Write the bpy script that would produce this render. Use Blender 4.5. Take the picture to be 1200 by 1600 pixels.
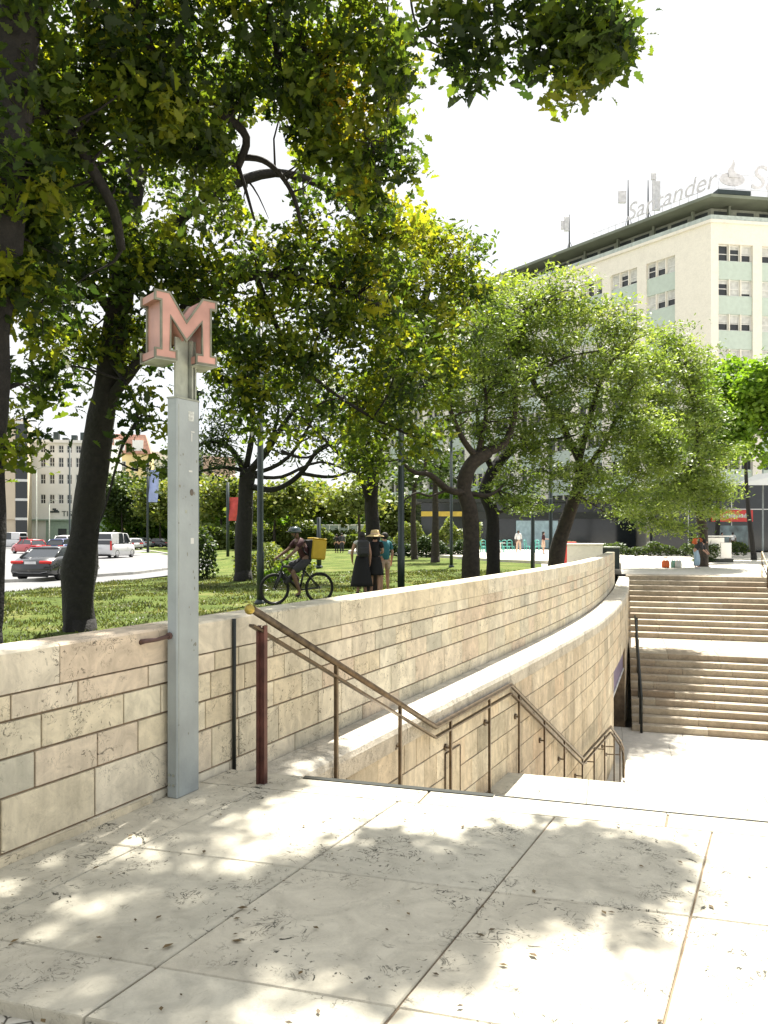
import bpy, bmesh, math, random
import numpy as np
from mathutils import Vector, Matrix, noise as mnoise
R = math.radians
for o in list(bpy.data.objects): bpy.data.objects.remove(o)
random.seed(7); rng = np.random.default_rng(7)
SC = bpy.context.scene; COL = SC.collection

# ---------------------------------------------------------------- camera, sky, sun, exposure
FPX = 1200.0; HZ = 835.0; EYE = 1.6          # focal length and horizon in photo pixels
cd = bpy.data.cameras.new('camera'); cam = bpy.data.objects.new('camera', cd); COL.objects.link(cam)
cam.location = (0, 0, EYE); cam.rotation_euler = (R(90), 0, 0)
cd.sensor_fit = 'VERTICAL'; cd.sensor_height = 32; cd.lens = 32 * FPX / 1600
cd.shift_y = (HZ - 800) / 1600; cd.clip_start = 0.05; cd.clip_end = 3000
SC.camera = cam
SUN_EL, SUN_AZ = 62, 14                        # azimuth clockwise from +Y
w = bpy.data.worlds.new('World'); SC.world = w; w.use_nodes = True
nt = w.node_tree; bg = nt.nodes['Background']
sky = nt.nodes.new('ShaderNodeTexSky'); sky.sky_type = 'NISHITA'; sky.sun_disc = False
sky.sun_elevation = R(SUN_EL); sky.sun_rotation = R(SUN_AZ)
sky.air_density = 1.0; sky.dust_density = 3.0; sky.ozone_density = 1.0
# thin bright cloud veil over the blue: noise in sky directions
tc = nt.nodes.new('ShaderNodeTexCoord'); ns = nt.nodes.new('ShaderNodeTexNoise'); ns.inputs['Scale'].default_value = 2.2
ns.inputs['Detail'].default_value = 6
cr = nt.nodes.new('ShaderNodeValToRGB'); cr.color_ramp.elements[0].position = .30; cr.color_ramp.elements[0].color = (.72,.72,.72,1)
cr.color_ramp.elements[1].position = .55; cr.color_ramp.elements[1].color = (1,1,1,1)
mx = nt.nodes.new('ShaderNodeMix'); mx.data_type = 'RGBA'
mx.inputs['B'].default_value = (3.45, 3.5, 3.55, 1)
nt.links.new(tc.outputs['Generated'], ns.inputs['Vector']); nt.links.new(ns.outputs['Fac'], cr.inputs['Fac'])
nt.links.new(cr.outputs['Color'], mx.inputs['Factor']); nt.links.new(sky.outputs['Color'], mx.inputs['A'])
nt.links.new(mx.outputs['Result'], bg.inputs['Color']); bg.inputs['Strength'].default_value = 0.105
sl = bpy.data.lights.new('sun', 'SUN'); sl.energy = 5.0; sl.angle = R(0.75); sl.color = (1.0, .95, .86)
so = bpy.data.objects.new('sun', sl); COL.objects.link(so)
SD = Vector((math.sin(R(SUN_AZ))*math.cos(R(SUN_EL)), math.cos(R(SUN_AZ))*math.cos(R(SUN_EL)), math.sin(R(SUN_EL))))
so.rotation_euler = SD.to_track_quat('Z', 'Y').to_euler(); so.location = SD * 60
vs = SC.view_settings; vs.view_transform = 'Standard'; vs.look = 'None'; vs.gamma = 1; vs.use_curve_mapping = False
vs.exposure = 1.62
SC.cycles.max_bounces = 7; SC.cycles.diffuse_bounces = 4; SC.cycles.transmission_bounces = 4
SC.cycles.transparent_max_bounces = 6; SC.cycles.caustics_reflective = False; SC.cycles.caustics_refractive = False

def P(px, py, Y): return Vector(((px-600)/FPX*Y, Y, EYE + (HZ-py)/FPX*Y))
def GY(py, z=0): return (EYE - z) * FPX / (py - HZ)
def G(px, py, z=0):
    Y = GY(py, z); return Vector(((px-600)/FPX*Y, Y, z))

# ---------------------------------------------------------------- materials
def nodes_of(name):
    m = bpy.data.materials.new(name); m.use_nodes = True
    t = m.node_tree; return m, t, t.nodes['Principled BSDF']
def N(t, typ, **kw):
    n = t.nodes.new(typ)
    for k, v in kw.items():
        if k in n.inputs: n.inputs[k].default_value = v
        else: setattr(n, k, v)
    return n
def ramp(t, src, stops):
    r = t.nodes.new('ShaderNodeValToRGB'); e = r.color_ramp.elements
    while len(e) < len(stops): e.new(.5)
    for i, (p, c) in enumerate(stops):
        e[i].position = p; e[i].color = (*c, 1) if len(c) == 3 else c
    t.links.new(src, r.inputs['Fac']); return r.outputs['Color']
def mixc(t, fac, a, b, mode='MIX'):
    m = t.nodes.new('ShaderNodeMix'); m.data_type = 'RGBA'; m.blend_type = mode
    for s, v in (('Factor', fac), ('A', a), ('B', b)):
        if hasattr(v, 'links'): t.links.new(v, m.inputs[s])
        else: m.inputs[s].default_value = v if not isinstance(v, tuple) else (*v, 1)
    return m.outputs['Result']
def simple(name, col, rough=.6, metal=0, var=.18, scale=3, bump=.0, bscale=40, spec=.5, emit=None, coat=0):
    m, t, b = nodes_of(name)
    co = N(t, 'ShaderNodeTexCoord'); n = N(t, 'ShaderNodeTexNoise', Scale=scale, Detail=5.0)
    t.links.new(co.outputs['Object'], n.inputs['Vector'])
    c = ramp(t, n.outputs['Fac'], [(.3, tuple(x*(1-var) for x in col)), (.7, tuple(min(1, x*(1+var)) for x in col))])
    t.links.new(c, b.inputs['Base Color']); b.inputs['Roughness'].default_value = rough
    b.inputs['Metallic'].default_value = metal; b.inputs['Specular IOR Level'].default_value = spec
    if coat: b.inputs['Coat Weight'].default_value = coat; b.inputs['Coat Roughness'].default_value = .05
    if bump:
        n2 = N(t, 'ShaderNodeTexNoise', Scale=bscale, Detail=4.0); t.links.new(co.outputs['Object'], n2.inputs['Vector'])
        bp = N(t, 'ShaderNodeBump', Strength=bump, Distance=.02); t.links.new(n2.outputs['Fac'], bp.inputs['Height'])
        t.links.new(bp.outputs['Normal'], b.inputs['Normal'])
    if emit: b.inputs['Emission Color'].default_value = (*emit, 1); b.inputs['Emission Strength'].default_value = 1
    return m
def stone(name, cols, pits=.5, stain=.35, stainc=(.12,.105,.08), vein=.3, rough=.75, bump=.35, streak=0.0, pitc=(.07,.06,.045), pscale=9):
    """limestone: one tint per block (attribute), cloudy veins, pits, irregular stains"""
    m, t, b = nodes_of(name)
    co = N(t, 'ShaderNodeTexCoord'); v = co.outputs['Object']
    at = N(t, 'ShaderNodeAttribute', attribute_name='tint')
    c = ramp(t, at.outputs['Fac'], [(i/(len(cols)-1), k) for i, k in enumerate(cols)])
    vw = v; vm = N(t, 'ShaderNodeVectorMath'); vm.operation = 'ADD'; ml = N(t, 'ShaderNodeMath'); ml.operation = 'MULTIPLY'; ml.inputs[1].default_value = 41.0
    t.links.new(at.outputs['Fac'], ml.inputs[0]); t.links.new(v, vm.inputs[0]); t.links.new(ml.outputs[0], vm.inputs[1]); v = vm.outputs[0]   # every block is cut from another piece
    n1 = N(t, 'ShaderNodeTexNoise', Scale=5.0, Detail=9.0, Roughness=.65, Distortion=1.2); t.links.new(v, n1.inputs['Vector'])
    vn = ramp(t, n1.outputs['Fac'], [(.3, (1-vein,)*3), (.62, (1.08, 1.08, 1.08))])
    c = mixc(t, 1.0, c, vn, 'MULTIPLY')
    # large irregular stains
    n2 = N(t, 'ShaderNodeTexNoise', Scale=1.1, Detail=7.0, Roughness=.7); 
    if streak:
        mp = N(t, 'ShaderNodeMapping'); mp.inputs['Scale'].default_value = (2.2, 2.2, .35); t.links.new(vw, mp.inputs['Vector']); t.links.new(mp.outputs['Vector'], n2.inputs['Vector'])
    else: t.links.new(v, n2.inputs['Vector'])
    sf = ramp(t, n2.outputs['Fac'], [(.47, (0,0,0)), (.70, (stain,)*3)])
    c = mixc(t, sf, c, stainc)
    # pits and fossils
    n3 = N(t, 'ShaderNodeTexNoise', Scale=pscale, Detail=6.0, Roughness=.75, Distortion=2.5); t.links.new(v, n3.inputs['Vector'])
    n4 = N(t, 'ShaderNodeTexNoise', Scale=1.7, Detail=3.0); t.links.new(vw, n4.inputs['Vector'])
    pf = ramp(t, n3.outputs['Fac'], [(.37, (1,1,1)), (.40, (0,0,0))])
    n6 = N(t, 'ShaderNodeTexNoise', Scale=pscale*1.3, Detail=3.0, Roughness=.6, Distortion=1.5); t.links.new(v, n6.inputs['Vector'])
    sq = ramp(t, n6.outputs['Fac'], [(.48, (0,0,0)), (.494, (.9,.9,.9)), (.506, (.9,.9,.9)), (.52, (0,0,0))])
    n7 = N(t, 'ShaderNodeTexNoise', Scale=pscale*.7, Detail=2.0); t.links.new(v, n7.inputs['Vector'])
    sq = mixc(t, 1.0, sq, ramp(t, n7.outputs['Fac'], [(.5, (0,0,0)), (.58, (1,1,1))]), 'MULTIPLY')
    pf = mixc(t, 1.0, pf, sq, 'LIGHTEN')
    pg = ramp(t, n4.outputs['Fac'], [(.44, (pits*.15,)*3), (.54, (pits,)*3)])
    pm = mixc(t, 1.0, pf, pg, 'MULTIPLY')
    c = mixc(t, pm, c, pitc)
    t.links.new(c, b.inputs['Base Color']); b.inputs['Roughness'].default_value = rough; b.inputs['Specular IOR Level'].default_value = .3
    n5 = N(t, 'ShaderNodeTexNoise', Scale=60.0, Detail=5.0, Roughness=.7); t.links.new(v, n5.inputs['Vector'])
    hm = mixc(t, .5, n5.outputs['Fac'], pm, 'SUBTRACT')
    bp = N(t, 'ShaderNodeBump', Strength=bump, Distance=.012); t.links.new(hm, bp.inputs['Height'])
    t.links.new(bp.outputs['Normal'], b.inputs['Normal'])
    return m
def leafmat(name, stops, trans=.4, gloss=.35):
    m, t, b = nodes_of(name)
    at = N(t, 'ShaderNodeAttribute', attribute_name='tint')
    c = ramp(t, at.outputs['Fac'], stops)
    t.links.new(c, b.inputs['Base Color']); b.inputs['Roughness'].default_value = .5; b.inputs['Specular IOR Level'].default_value = gloss
    tr = N(t, 'ShaderNodeBsdfTranslucent')
    c2 = mixc(t, 1.0, c, (1.5, 1.45, .55), 'MULTIPLY')
    t.links.new(c2, tr.inputs['Color'])
    ms = N(t, 'ShaderNodeMixShader', Fac=trans)
    t.links.new(b.outputs['BSDF'], ms.inputs[1]); t.links.new(tr.outputs['BSDF'], ms.inputs[2])
    t.links.new(ms.outputs['Shader'], t.nodes['Material Output'].inputs['Surface'])
    return m

M = {}
M['slab'] = stone('slab_stone', [(.48,.455,.37),(.54,.50,.40),(.50,.475,.39),(.57,.53,.425)], pits=1.0, stain=.28, vein=.2, bump=.5, pscale=8, pitc=(.045,.045,.035))
M['wall'] = stone('wall_stone', [(.50,.48,.39),(.69,.63,.48),(.66,.58,.42),(.74,.69,.55),(.64,.53,.40),(.71,.67,.54)], pits=.85, stain=.4, stainc=(.12,.11,.085), vein=.28, streak=1, pscale=11)
M['well'] = stone('well_stone', [(.45,.40,.30),(.66,.58,.44),(.58,.50,.37),(.71,.64,.50),(.61,.50,.36)], pits=.5, stain=.6, vein=.28, streak=1, pscale=11)
M['step'] = stone('step_stone', [(.25,.19,.13),(.38,.32,.24),(.41,.355,.27),(.44,.385,.295),(.32,.26,.19)], pits=.5, stain=.35, vein=.22)
M['granite'] = stone('ledge_stone', [(.56,.53,.45),(.62,.58,.49),(.52,.48,.40)], pits=.8, stain=.45, vein=.3, bump=.9, pscale=30)
M['mortar'] = simple('mortar', (.20,.15,.10), .95, var=.3, scale=8)
M['paving'] = stone('paving', [(.52,.49,.43),(.6,.57,.5)], pits=.2, stain=.2, vein=.12)
M['bronze'] = simple('bronze_rail', (.115,.085,.055), .38, .75, var=.4, scale=14)
M['rustred'] = simple('red_brown_post', (.095,.038,.03), .5, .4, var=.45, scale=9)
M['brass'] = simple('brass', (.34,.26,.06), .35, .8)
M['darkmetal'] = simple('dark_metal', (.018,.022,.02), .45, .3)
M['postgreen'] = simple('dark_green_paint', (.018,.03,.03), .4, .1)
M['greypaint'] = simple('grey_paint', (.29,.325,.33), .45, .0, var=.16, scale=3.5, bump=.10)
M['greypaint2'] = simple('weathered_grey_green_paint', (.30,.32,.27), .6, .1, var=.3, scale=9)
M['pink'] = simple('faded_pink_plastic', (.46,.25,.205), .5, 0, var=.25, scale=4)
M['black'] = simple('black_rubber', (.012,.012,.012), .8)
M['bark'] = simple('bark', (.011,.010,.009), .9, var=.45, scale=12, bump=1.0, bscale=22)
M['bark2'] = simple('bark_brown', (.03,.024,.018), .9, var=.45, scale=10, bump=1.0, bscale=18)
M['barkpale'] = simple('bark_pale', (.2,.16,.1), .9, var=.3, scale=6)
M['asphalt'] = simple('asphalt', (.16,.16,.165), .85, var=.12, scale=.6, bump=.2, bscale=60)
M['kerb'] = simple('kerb_stone', (.42,.41,.38), .8, bump=.2)
M['path'] = simple('path_gravel', (.40,.37,.31), .9, var=.15, scale=1.5, bump=.3)
M['oakleaf'] = leafmat('oak_leaf', [(0,(.020,.040,.013)),(.32,(.048,.082,.017)),(.6,(.115,.165,.022)),(.86,(.22,.24,.025)),(1,(.34,.25,.02))], .62)
M['oliveleaf'] = leafmat('small_leaf', [(0,(.045,.08,.02)),(.45,(.11,.17,.032)),(.75,(.18,.25,.055)),(1,(.26,.31,.11))], .5, .6)
M['brightleaf'] = leafmat('bright_leaf', [(0,(.05,.11,.015)),(.5,(.12,.22,.025)),(1,(.20,.31,.04))], .55)
M['darkleaf'] = leafmat('dark_leaf', [(0,(.014,.034,.012)),(.6,(.04,.07,.02)),(1,(.09,.13,.03))], .35)
M['yellowleaf'] = leafmat('yellow_green_leaf', [(0,(.08,.12,.03)),(.5,(.16,.20,.05)),(1,(.28,.28,.08))], .4)
M['grassblade'] = leafmat('grass_blade', [(0,(.035,.05,.014)),(.5,(.075,.095,.024)),(.85,(.14,.145,.05)),(1,(.24,.20,.11))], .3)

# lawn
m, t, b = nodes_of('lawn')
co = N(t, 'ShaderNodeTexCoord'); n1 = N(t, 'ShaderNodeTexNoise', Scale=.55, Detail=8.0, Roughness=.7); t.links.new(co.outputs['Object'], n1.inputs['Vector'])
n2 = N(t, 'ShaderNodeTexNoise', Scale=9.0, Detail=6.0, Roughness=.8); t.links.new(co.outputs['Object'], n2.inputs['Vector'])
c1 = ramp(t, n1.outputs['Fac'], [(.3,(.055,.075,.02)),(.5,(.10,.14,.03)),(.62,(.17,.18,.055)),(.75,(.22,.18,.10))])
c2 = ramp(t, n2.outputs['Fac'], [(.3,(.45,.45,.45)),(.65,(1.2,1.2,1.2))])
t.links.new(mixc(t, 1.0, c1, c2, 'MULTIPLY'), b.inputs['Base Color']); b.inputs['Roughness'].default_value = .95
b.inputs['Specular IOR Level'].default_value = .1
bp = N(t, 'ShaderNodeBump', Strength=1.0, Distance=.06); t.links.new(n2.outputs['Fac'], bp.inputs['Height']); t.links.new(bp.outputs['Normal'], b.inputs['Normal'])
M['lawn'] = m
# cobbles
m, t, b = nodes_of('cobbles')
co = N(t, 'ShaderNodeTexCoord'); vo = N(t, 'ShaderNodeTexVoronoi', Scale=14.0); vo.feature = 'DISTANCE_TO_EDGE'; t.links.new(co.outputs['Object'], vo.inputs['Vector'])
t.links.new(ramp(t, vo.outputs['Distance'], [(.02,(.05,.045,.035)),(.09,(.5,.48,.42))]), b.inputs['Base Color'])
bp = N(t, 'ShaderNodeBump', Strength=.8, Distance=.02); t.links.new(vo.outputs['Distance'], bp.inputs['Height']); t.links.new(bp.outputs['Normal'], b.inputs['Normal'])
b.inputs['Roughness'].default_value = .8; M['cobble'] = m
# glass
m, t, b = nodes_of('window_glass'); b.inputs['Base Color'].default_value = (.05,.06,.065,1); b.inputs['Roughness'].default_value = .08
b.inputs['Specular IOR Level'].default_value = .8; M['glass'] = m
M['blind'] = simple('pale_blind', (.55,.56,.54), .7)

# ---------------------------------------------------------------- mesh building
class MB:
    def __init__(s): s.v = []; s.f = []; s.t = []; s.sm = []
    def add(s, vs_, fs, tint=0.5, smooth=False):
        o = len(s.v); s.v.extend([tuple(p) for p in vs_])
        for f in fs: s.f.append([i+o for i in f]); s.t.append(tint); s.sm.append(smooth)
        return s
    def box(s, c, size, rz=0, tint=.5, mat=None, bev=0):
        hx, hy, hz = size[0]/2, size[1]/2, size[2]/2
        Mx = (mat or Matrix.Rotation(rz, 3, 'Z')); c = Vector(c)
        if bev <= 0:
            vs_ = [c + Mx @ Vector((x*hx, y*hy, z*hz)) for x in (-1,1) for y in (-1,1) for z in (-1,1)]
            fs = [(0,1,3,2),(4,6,7,5),(0,4,5,1),(2,3,7,6),(0,2,6,4),(1,5,7,3)]
            return s.add(vs_, fs, tint)
        # chamfered vertical profile + top/bottom chamfer
        e = min(bev, hx*.9, hy*.9, hz*.9)
        ring = [(-hx+e,-hy),(hx-e,-hy),(hx,-hy+e),(hx,hy-e),(hx-e,hy),(-hx+e,hy),(-hx,hy-e),(-hx,-hy+e)]
        def shr(q): return (max(-hx+e, min(hx-e, q[0])), max(-hy+e, min(hy-e, q[1])))
        lv = [([shr(q) for q in ring], -hz), (ring, -hz+e), (ring, hz-e), ([shr(q) for q in ring], hz)]
        vs_ = [c + Mx @ Vector((x, y, z)) for rg, z in lv for x, y in rg]
        fs = [tuple(range(7,-1,-1)), tuple(range(24,32))]
        for k in range(3):
            for i in range(8):
                j = (i+1) % 8; fs.append((k*8+i, k*8+j, (k+1)*8+j, (k+1)*8+i))
        return s.add(vs_, fs, tint)
    def hexa(s, b4, t4, tint=.5):
        """four bottom points, four top points, same order (counter-clockwise)"""
        return s.add(list(b4)+list(t4), [(3,2,1,0),(4,5,6,7),(0,1,5,4),(1,2,6,5),(2,3,7,6),(3,0,4,7)], tint)
    def prism(s, poly, z0, z1, tint=.5):
        n = len(poly); vs_ = [(x,y,z0) for x,y in poly]+[(x,y,z1) for x,y in poly]
        return s.add(vs_, [tuple(range(n-1,-1,-1)), tuple(range(n,2*n))]+[(i,(i+1)%n,n+(i+1)%n,n+i) for i in range(n)], tint)
    def tube(s, pts, rad, n=8, tint=.5, caps=True, smooth=True, wob=0):
        pts = [Vector(p) for p in pts]
        if not hasattr(rad, '__len__'): rad = [rad]*len(pts)
        up = None; vs_ = []
        for i, p in enumerate(pts):
            d = (pts[min(i+1,len(pts)-1)] - pts[max(i-1,0)])
            if d.length < 1e-9: d = Vector((0,0,1))
            d.normalize()
            if up is None: up = d.orthogonal().normalized()
            up = (up - d*up.dot(d)); up = up.normalized() if up.length > 1e-6 else d.orthogonal().normalized()
            sd = d.cross(up)
            for k in range(n):
                a = 2*math.pi*k/n; r = rad[i]*(1+wob*mnoise.noise(Vector((k*1.3, p.z*1.5+p.x, 3.1))))
                vs_.append(p + (up*math.cos(a)+sd*math.sin(a))*r)
        fs = []
        for i in range(len(pts)-1):
            for k in range(n):
                j = (k+1)%n; fs.append((i*n+k, i*n+j, (i+1)*n+j, (i+1)*n+k))
        s.add(vs_, fs, tint, smooth)
        if caps:
            o = len(s.v)-len(vs_)
            s.f.append([o+k for k in range(n-1,-1,-1)]); s.t.append(tint); s.sm.append(False)
            s.f.append([o+(len(pts)-1)*n+k for k in range(n)]); s.t.append(tint); s.sm.append(False)
        return s
    def rings(s, rings, tint=.5, smooth=True, caps=True, closed=True):
        """loft through equal-length rings of points"""
        n = len(rings[0]); vs_ = [p for r in rings for p in r]; fs = []
        for i in range(len(rings)-1):
            for k in range(n if closed else n-1):
                j = (k+1)%n; fs.append((i*n+k, i*n+j, (i+1)*n+j, (i+1)*n+k))
        if caps: fs += [tuple(range(n-1,-1,-1)), tuple((len(rings)-1)*n+k for k in range(n))]
        return s.add(vs_, fs, tint, smooth)
    def lathe(s, prof, c=(0,0,0), n=16, sx=1, sy=1, tint=.5, smooth=True):
        return s.rings([[Vector((c[0]+r*sx*math.cos(2*math.pi*k/n), c[1]+r*sy*math.sin(2*math.pi*k/n), c[2]+z)) for k in range(n)] for r, z in prof], tint, smooth)
    def ball(s, c, r, n=10, tint=.5):
        if not hasattr(r, '__len__'): r = (r,r,r)
        pr = [(math.sin(math.pi*i/(n//2+2)) if 0 < i < n//2+2 else .02, -math.cos(math.pi*i/(n//2+2))) for i in range(n//2+3)]
        return s.rings([[Vector((c[0]+q*r[0]*math.cos(2*math.pi*k/n), c[1]+q*r[1]*math.sin(2*math.pi*k/n), c[2]+z*r[2])) for k in range(n)] for q, z in pr], tint, True)
    def build(s, name, mat, parent=None, world=True):
        me = bpy.data.meshes.new(name); me.from_pydata(s.v, [], s.f); me.materials.append(mat)
        me.polygons.foreach_set('use_smooth', s.sm)
        a = me.attributes.new('tint', 'FLOAT', 'FACE'); a.data.foreach_set('value', s.t)
        o = bpy.data.objects.new(name, me); COL.objects.link(o)
        if parent is not None:
            o.parent = parent
            if world:
                me.transform(wmat(parent).inverted())
        me.validate(); me.update(); return o
def wmat(o):
    m = Matrix.LocRotScale(o.location, o.rotation_euler, o.scale)
    return wmat(o.parent) @ m if o.parent else m
def thing(name, label, cat, loc=(0,0,0), rz=0, group=None):
    o = bpy.data.objects.new(name, None); COL.objects.link(o); o.empty_display_size = .2
    o.location = loc; o.rotation_euler = (0,0,rz); return tag(o, label, cat, group)
def tag(o, label, cat, group=None):
    o['label'] = label; o['category'] = cat
    if group: o['group'] = group
    return o
def struct(o, kind='structure'): o['kind'] = kind; return o
def dup(root, loc, rz, label=None, scale=None):
    def cp(o, par):
        c = o.copy(); COL.objects.link(c)
        if par: c.parent = par
        for ch in [x for x in bpy.data.objects if x.parent == o]: cp(ch, c)
        return c
    r = cp(root, None); r.location = loc; r.rotation_euler = (0,0,rz)
    if scale: r.scale = scale
    if label: r['label'] = label
    return r
# ================================================================ geometry of the stairwell
def interp(tab, y):
    for (a, xa), (b, xb) in zip(tab, tab[1:]):
        if y <= b or (b, xb) == tab[-1]: return xa + (xb-xa)*(y-a)/(b-a)
PAR = [(-14,-10.7),(2,-2.72),(3.67,-1.87),(4.68,-1.35),(5.5,-.94),(7.2,-.10),(9,.82),(12.3,2.45),(14.2,3.34),(16,4.14),(18,4.96),(20,5.72),(23,6.80),(26,7.80),(30.5,9.30)]
def xpar(y): return interp(PAR, y)
LED = [(4.0,-1.32),(4.9,-.86),(7.28,.36),(9.95,1.76),(12.3,2.93),(14.9,4.18),(17.5,5.26),(20,6.23),(23,7.28),(26,8.27),(30.6,9.74)]
def xled(y): return interp(LED, y)
UX, UY = .958, -.287
def uv(u, v): return (UX*u + .287*v, UY*u + .958*v)
def smooth_path(f, y0, y1, step=.35):
    n = max(2, int((y1-y0)/step)); return [Vector((f(y0+(y1-y0)*i/n), y0+(y1-y0)*i/n)) for i in range(n+1)]
class Path:
    def __init__(s, pts):
        # light smoothing
        for _ in range(6):
            pts = [pts[0]] + [(pts[i-1]+pts[i]*2+pts[i+1])/4 for i in range(1,len(pts)-1)] + [pts[-1]]
        s.p = pts; s.L = [0]
        for a, b in zip(pts, pts[1:]): s.L.append(s.L[-1]+(b-a).length)
    def at(s, d, off=0):
        i = 0
        while i < len(s.L)-2 and s.L[i+1] < d: i += 1
        a, b = s.p[i], s.p[i+1]; t = (b-a).normalized(); q = a + t*(d-s.L[i]); n = Vector((t.y, -t.x))
        return q + n*off
    def s_at_y(s, y):
        for i in range(len(s.p)-1):
            if s.p[i+1].y >= y: return s.L[i] + (y-s.p[i].y)/(s.p[i+1].y-s.p[i].y)*(s.L[i+1]-s.L[i])
        return s.L[-1]
parP = Path(smooth_path(xpar, -12, 26.2)); ledP = Path(smooth_path(xled, 4.55, 30.6))

def course(mb, path, s0, s1, z0, z1, lmin, lmax, thick=.05, gap=.0065, jit=.004, skip=None, face=0.0, seed=0):
    rr = random.Random(seed); s = s0 - rr.uniform(0, lmin)
    while s < s1:
        l = rr.uniform(lmin, lmax); a, b = max(s, s0)+gap*.75, min(s+l, s1)-gap*.75
        if b-a > .05:
            if not (skip and skip(a, b, z0, z1)):
                k = max(1, int((b-a)/.7)) if skip is None else 1
                off = face + rr.uniform(0, jit); A, B = path.at(a, off), path.at(b, off); C_, D = path.at(b, off-thick), path.at(a, off-thick)
                e = .004; A2, B2 = path.at(a+e, off-e), path.at(b-e, off-e)
                t = rr.random()
                # block with a small arris
                A1, B1 = path.at(a+e, off), path.at(b-e, off); Ao, Bo = path.at(a, off-e), path.at(b, off-e)
                zz0, zz1 = z0+gap/2, z1-gap/2
                vs_ = [(D.x,D.y,zz0),(C_.x,C_.y,zz0),(C_.x,C_.y,zz1),(D.x,D.y,zz1),
                       (Ao.x,Ao.y,zz0+e),(Bo.x,Bo.y,zz0+e),(Bo.x,Bo.y,zz1-e),(Ao.x,Ao.y,zz1-e),
                       (A1.x,A1.y,zz0+e),(B1.x,B1.y,zz0+e),(B1.x,B1.y,zz1-e),(A1.x,A1.y,zz1-e)]
                fs = [(8,9,10,11),(4,8,11,7),(9,5,6,10),(0,4,7,3),(5,1,2,6),(0,1,5,9,8,4),(3,7,11,10,6,2),(1,0,3,2)]
                mb.add(vs_, fs, t)
        s += l
def wall_core(mb, path, s0, s1, z0, z1, a, b, step=.5):
    n = max(1, int((s1-s0)/step)); 
    rg = []
    for i in range(n+1):
        s = s0+(s1-s0)*i/n; A, B = path.at(s, a), path.at(s, b)
        rg.append([Vector((A.x,A.y,z0)),Vector((A.x,A.y,z1)),Vector((B.x,B.y,z1)),Vector((B.x,B.y,z0))])
    mb.rings(rg, .5, False)

# ---- parapet wall
par = thing('parapet_wall', 'long curving cream limestone parapet wall beside the grass, made of jointed blocks', 'wall', (xpar(5),5,0))
TH = .27
mb = MB(); zs = [-.10,.05,.32,.51,.69,.82]
sP0, sP1 = parP.s_at_y(-10), parP.L[-1]
for i in range(5): course(mb, parP, sP0, sP1, zs[i], zs[i+1], [.5,.2,.2,.2,.25][i], [1.3,.62,.6,.58,.7][i], seed=11+i)
mb.build('stone_facing', M['wall'], par)
mb = MB(); wall_core(mb, parP, sP0, sP1, -.6, .822, -.012, -TH+.02); mb.build('mortar_core', M['mortar'], par)
mb = MB(); rr = random.Random(3); s = sP0
while s < sP1-.1:
    l = rr.uniform(.75, 1.15); b_ = min(s+l, sP1); a_ = s+.003; b2 = b_-.003; e = .012
    f0, f1 = .004, -TH; 
    prof = [(f0,.824),(f0,1.03-e),(f0-e,1.03),(f1+e,1.03),(f1,1.03-e),(f1,.824)]
    rg = []
    for k in range(3):
        q = a_+(b2-a_)*k/2
        rg.append([Vector((*parP.at(q, o_), z_ - .0015*max(0, parP.at(q).y-5))) for o_, z_ in prof])
    mb.rings(rg, rr.random(), False); s = b_
mb.build('coping', M['wall'], par)
mb = MB()
for dz, l0 in ((.0,.8),): course(mb, parP, sP0, parP.s_at_y(4.6), -.02, .045, .6, 1.6, thick=.06, face=.02, seed=5)
mb.build('plinth', M['wall'], par)

# ---- ledge (rough coping of the stairwell wall) and stairwell wall
well = thing('stairwell_wall', 'tall curving limestone wall of the stairwell under a rough stone ledge', 'wall', (xled(8),8,-3.5))
mb = MB(); s = 0; rr = random.Random(9)
ledL = ledP.L[-1]
while s < ledL-.1:
    l = rr.uniform(1.1, 1.9); b_ = min(s+l, ledL); rg = []
    for k in range(4):
        q = s+.003+(b_-s-.006)*k/3; A = ledP.at(q, .0)
        back = Vector((xpar(min(A.y,30.4)) - .0, A.y)) + Vector((.02,-.0)); wd = max(.2, (Vector((A.x,A.y))-back).length*.9)
        prof = [(.025,-.29),(.03,-.15),(.015,-.105),(-.02,-.085),(-.10,-.078),(-wd,-.078),(-wd,-.29)]
        rg.append([Vector((*ledP.at(q, o_), z_)) for o_, z_ in prof])
    mb.rings(rg, rr.random(), False); s = b_
mb.build('ledge', M['granite'], well)
OP0, OP1, OPT = ledP.s_at_y(17.3), ledP.s_at_y(21.4), -1.50      # opening to the underground passage
mb = MB(); rr = random.Random(4)
hs = [-3.6,-3.15,-2.72,-2.3,-1.9,-1.5,-1.15,-.85,-.56,-.29]
for i in range(9):
    for (a, b_) in ((0, OP0), (OP0, OP1), (OP1, ledL)):
        if a == OP0 and hs[i] < OPT-.01: continue
        course(mb, ledP, a, b_, hs[i], hs[i+1], .22, .62, seed=60+i+int(a))
mb.build('stone_facing', M['well'], well)
mb = MB()
wall_core(mb, ledP, 0, OP0, -3.9, -.28, -.012, -.32); wall_core(mb, ledP, OP1, ledL, -3.9, -.28, -.012, -.32)
wall_core(mb, ledP, OP0+.001, OP1-.001, OPT, -.28, -.012, -.32)
mb.build('mortar_core', M['mortar'], well)
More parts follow.
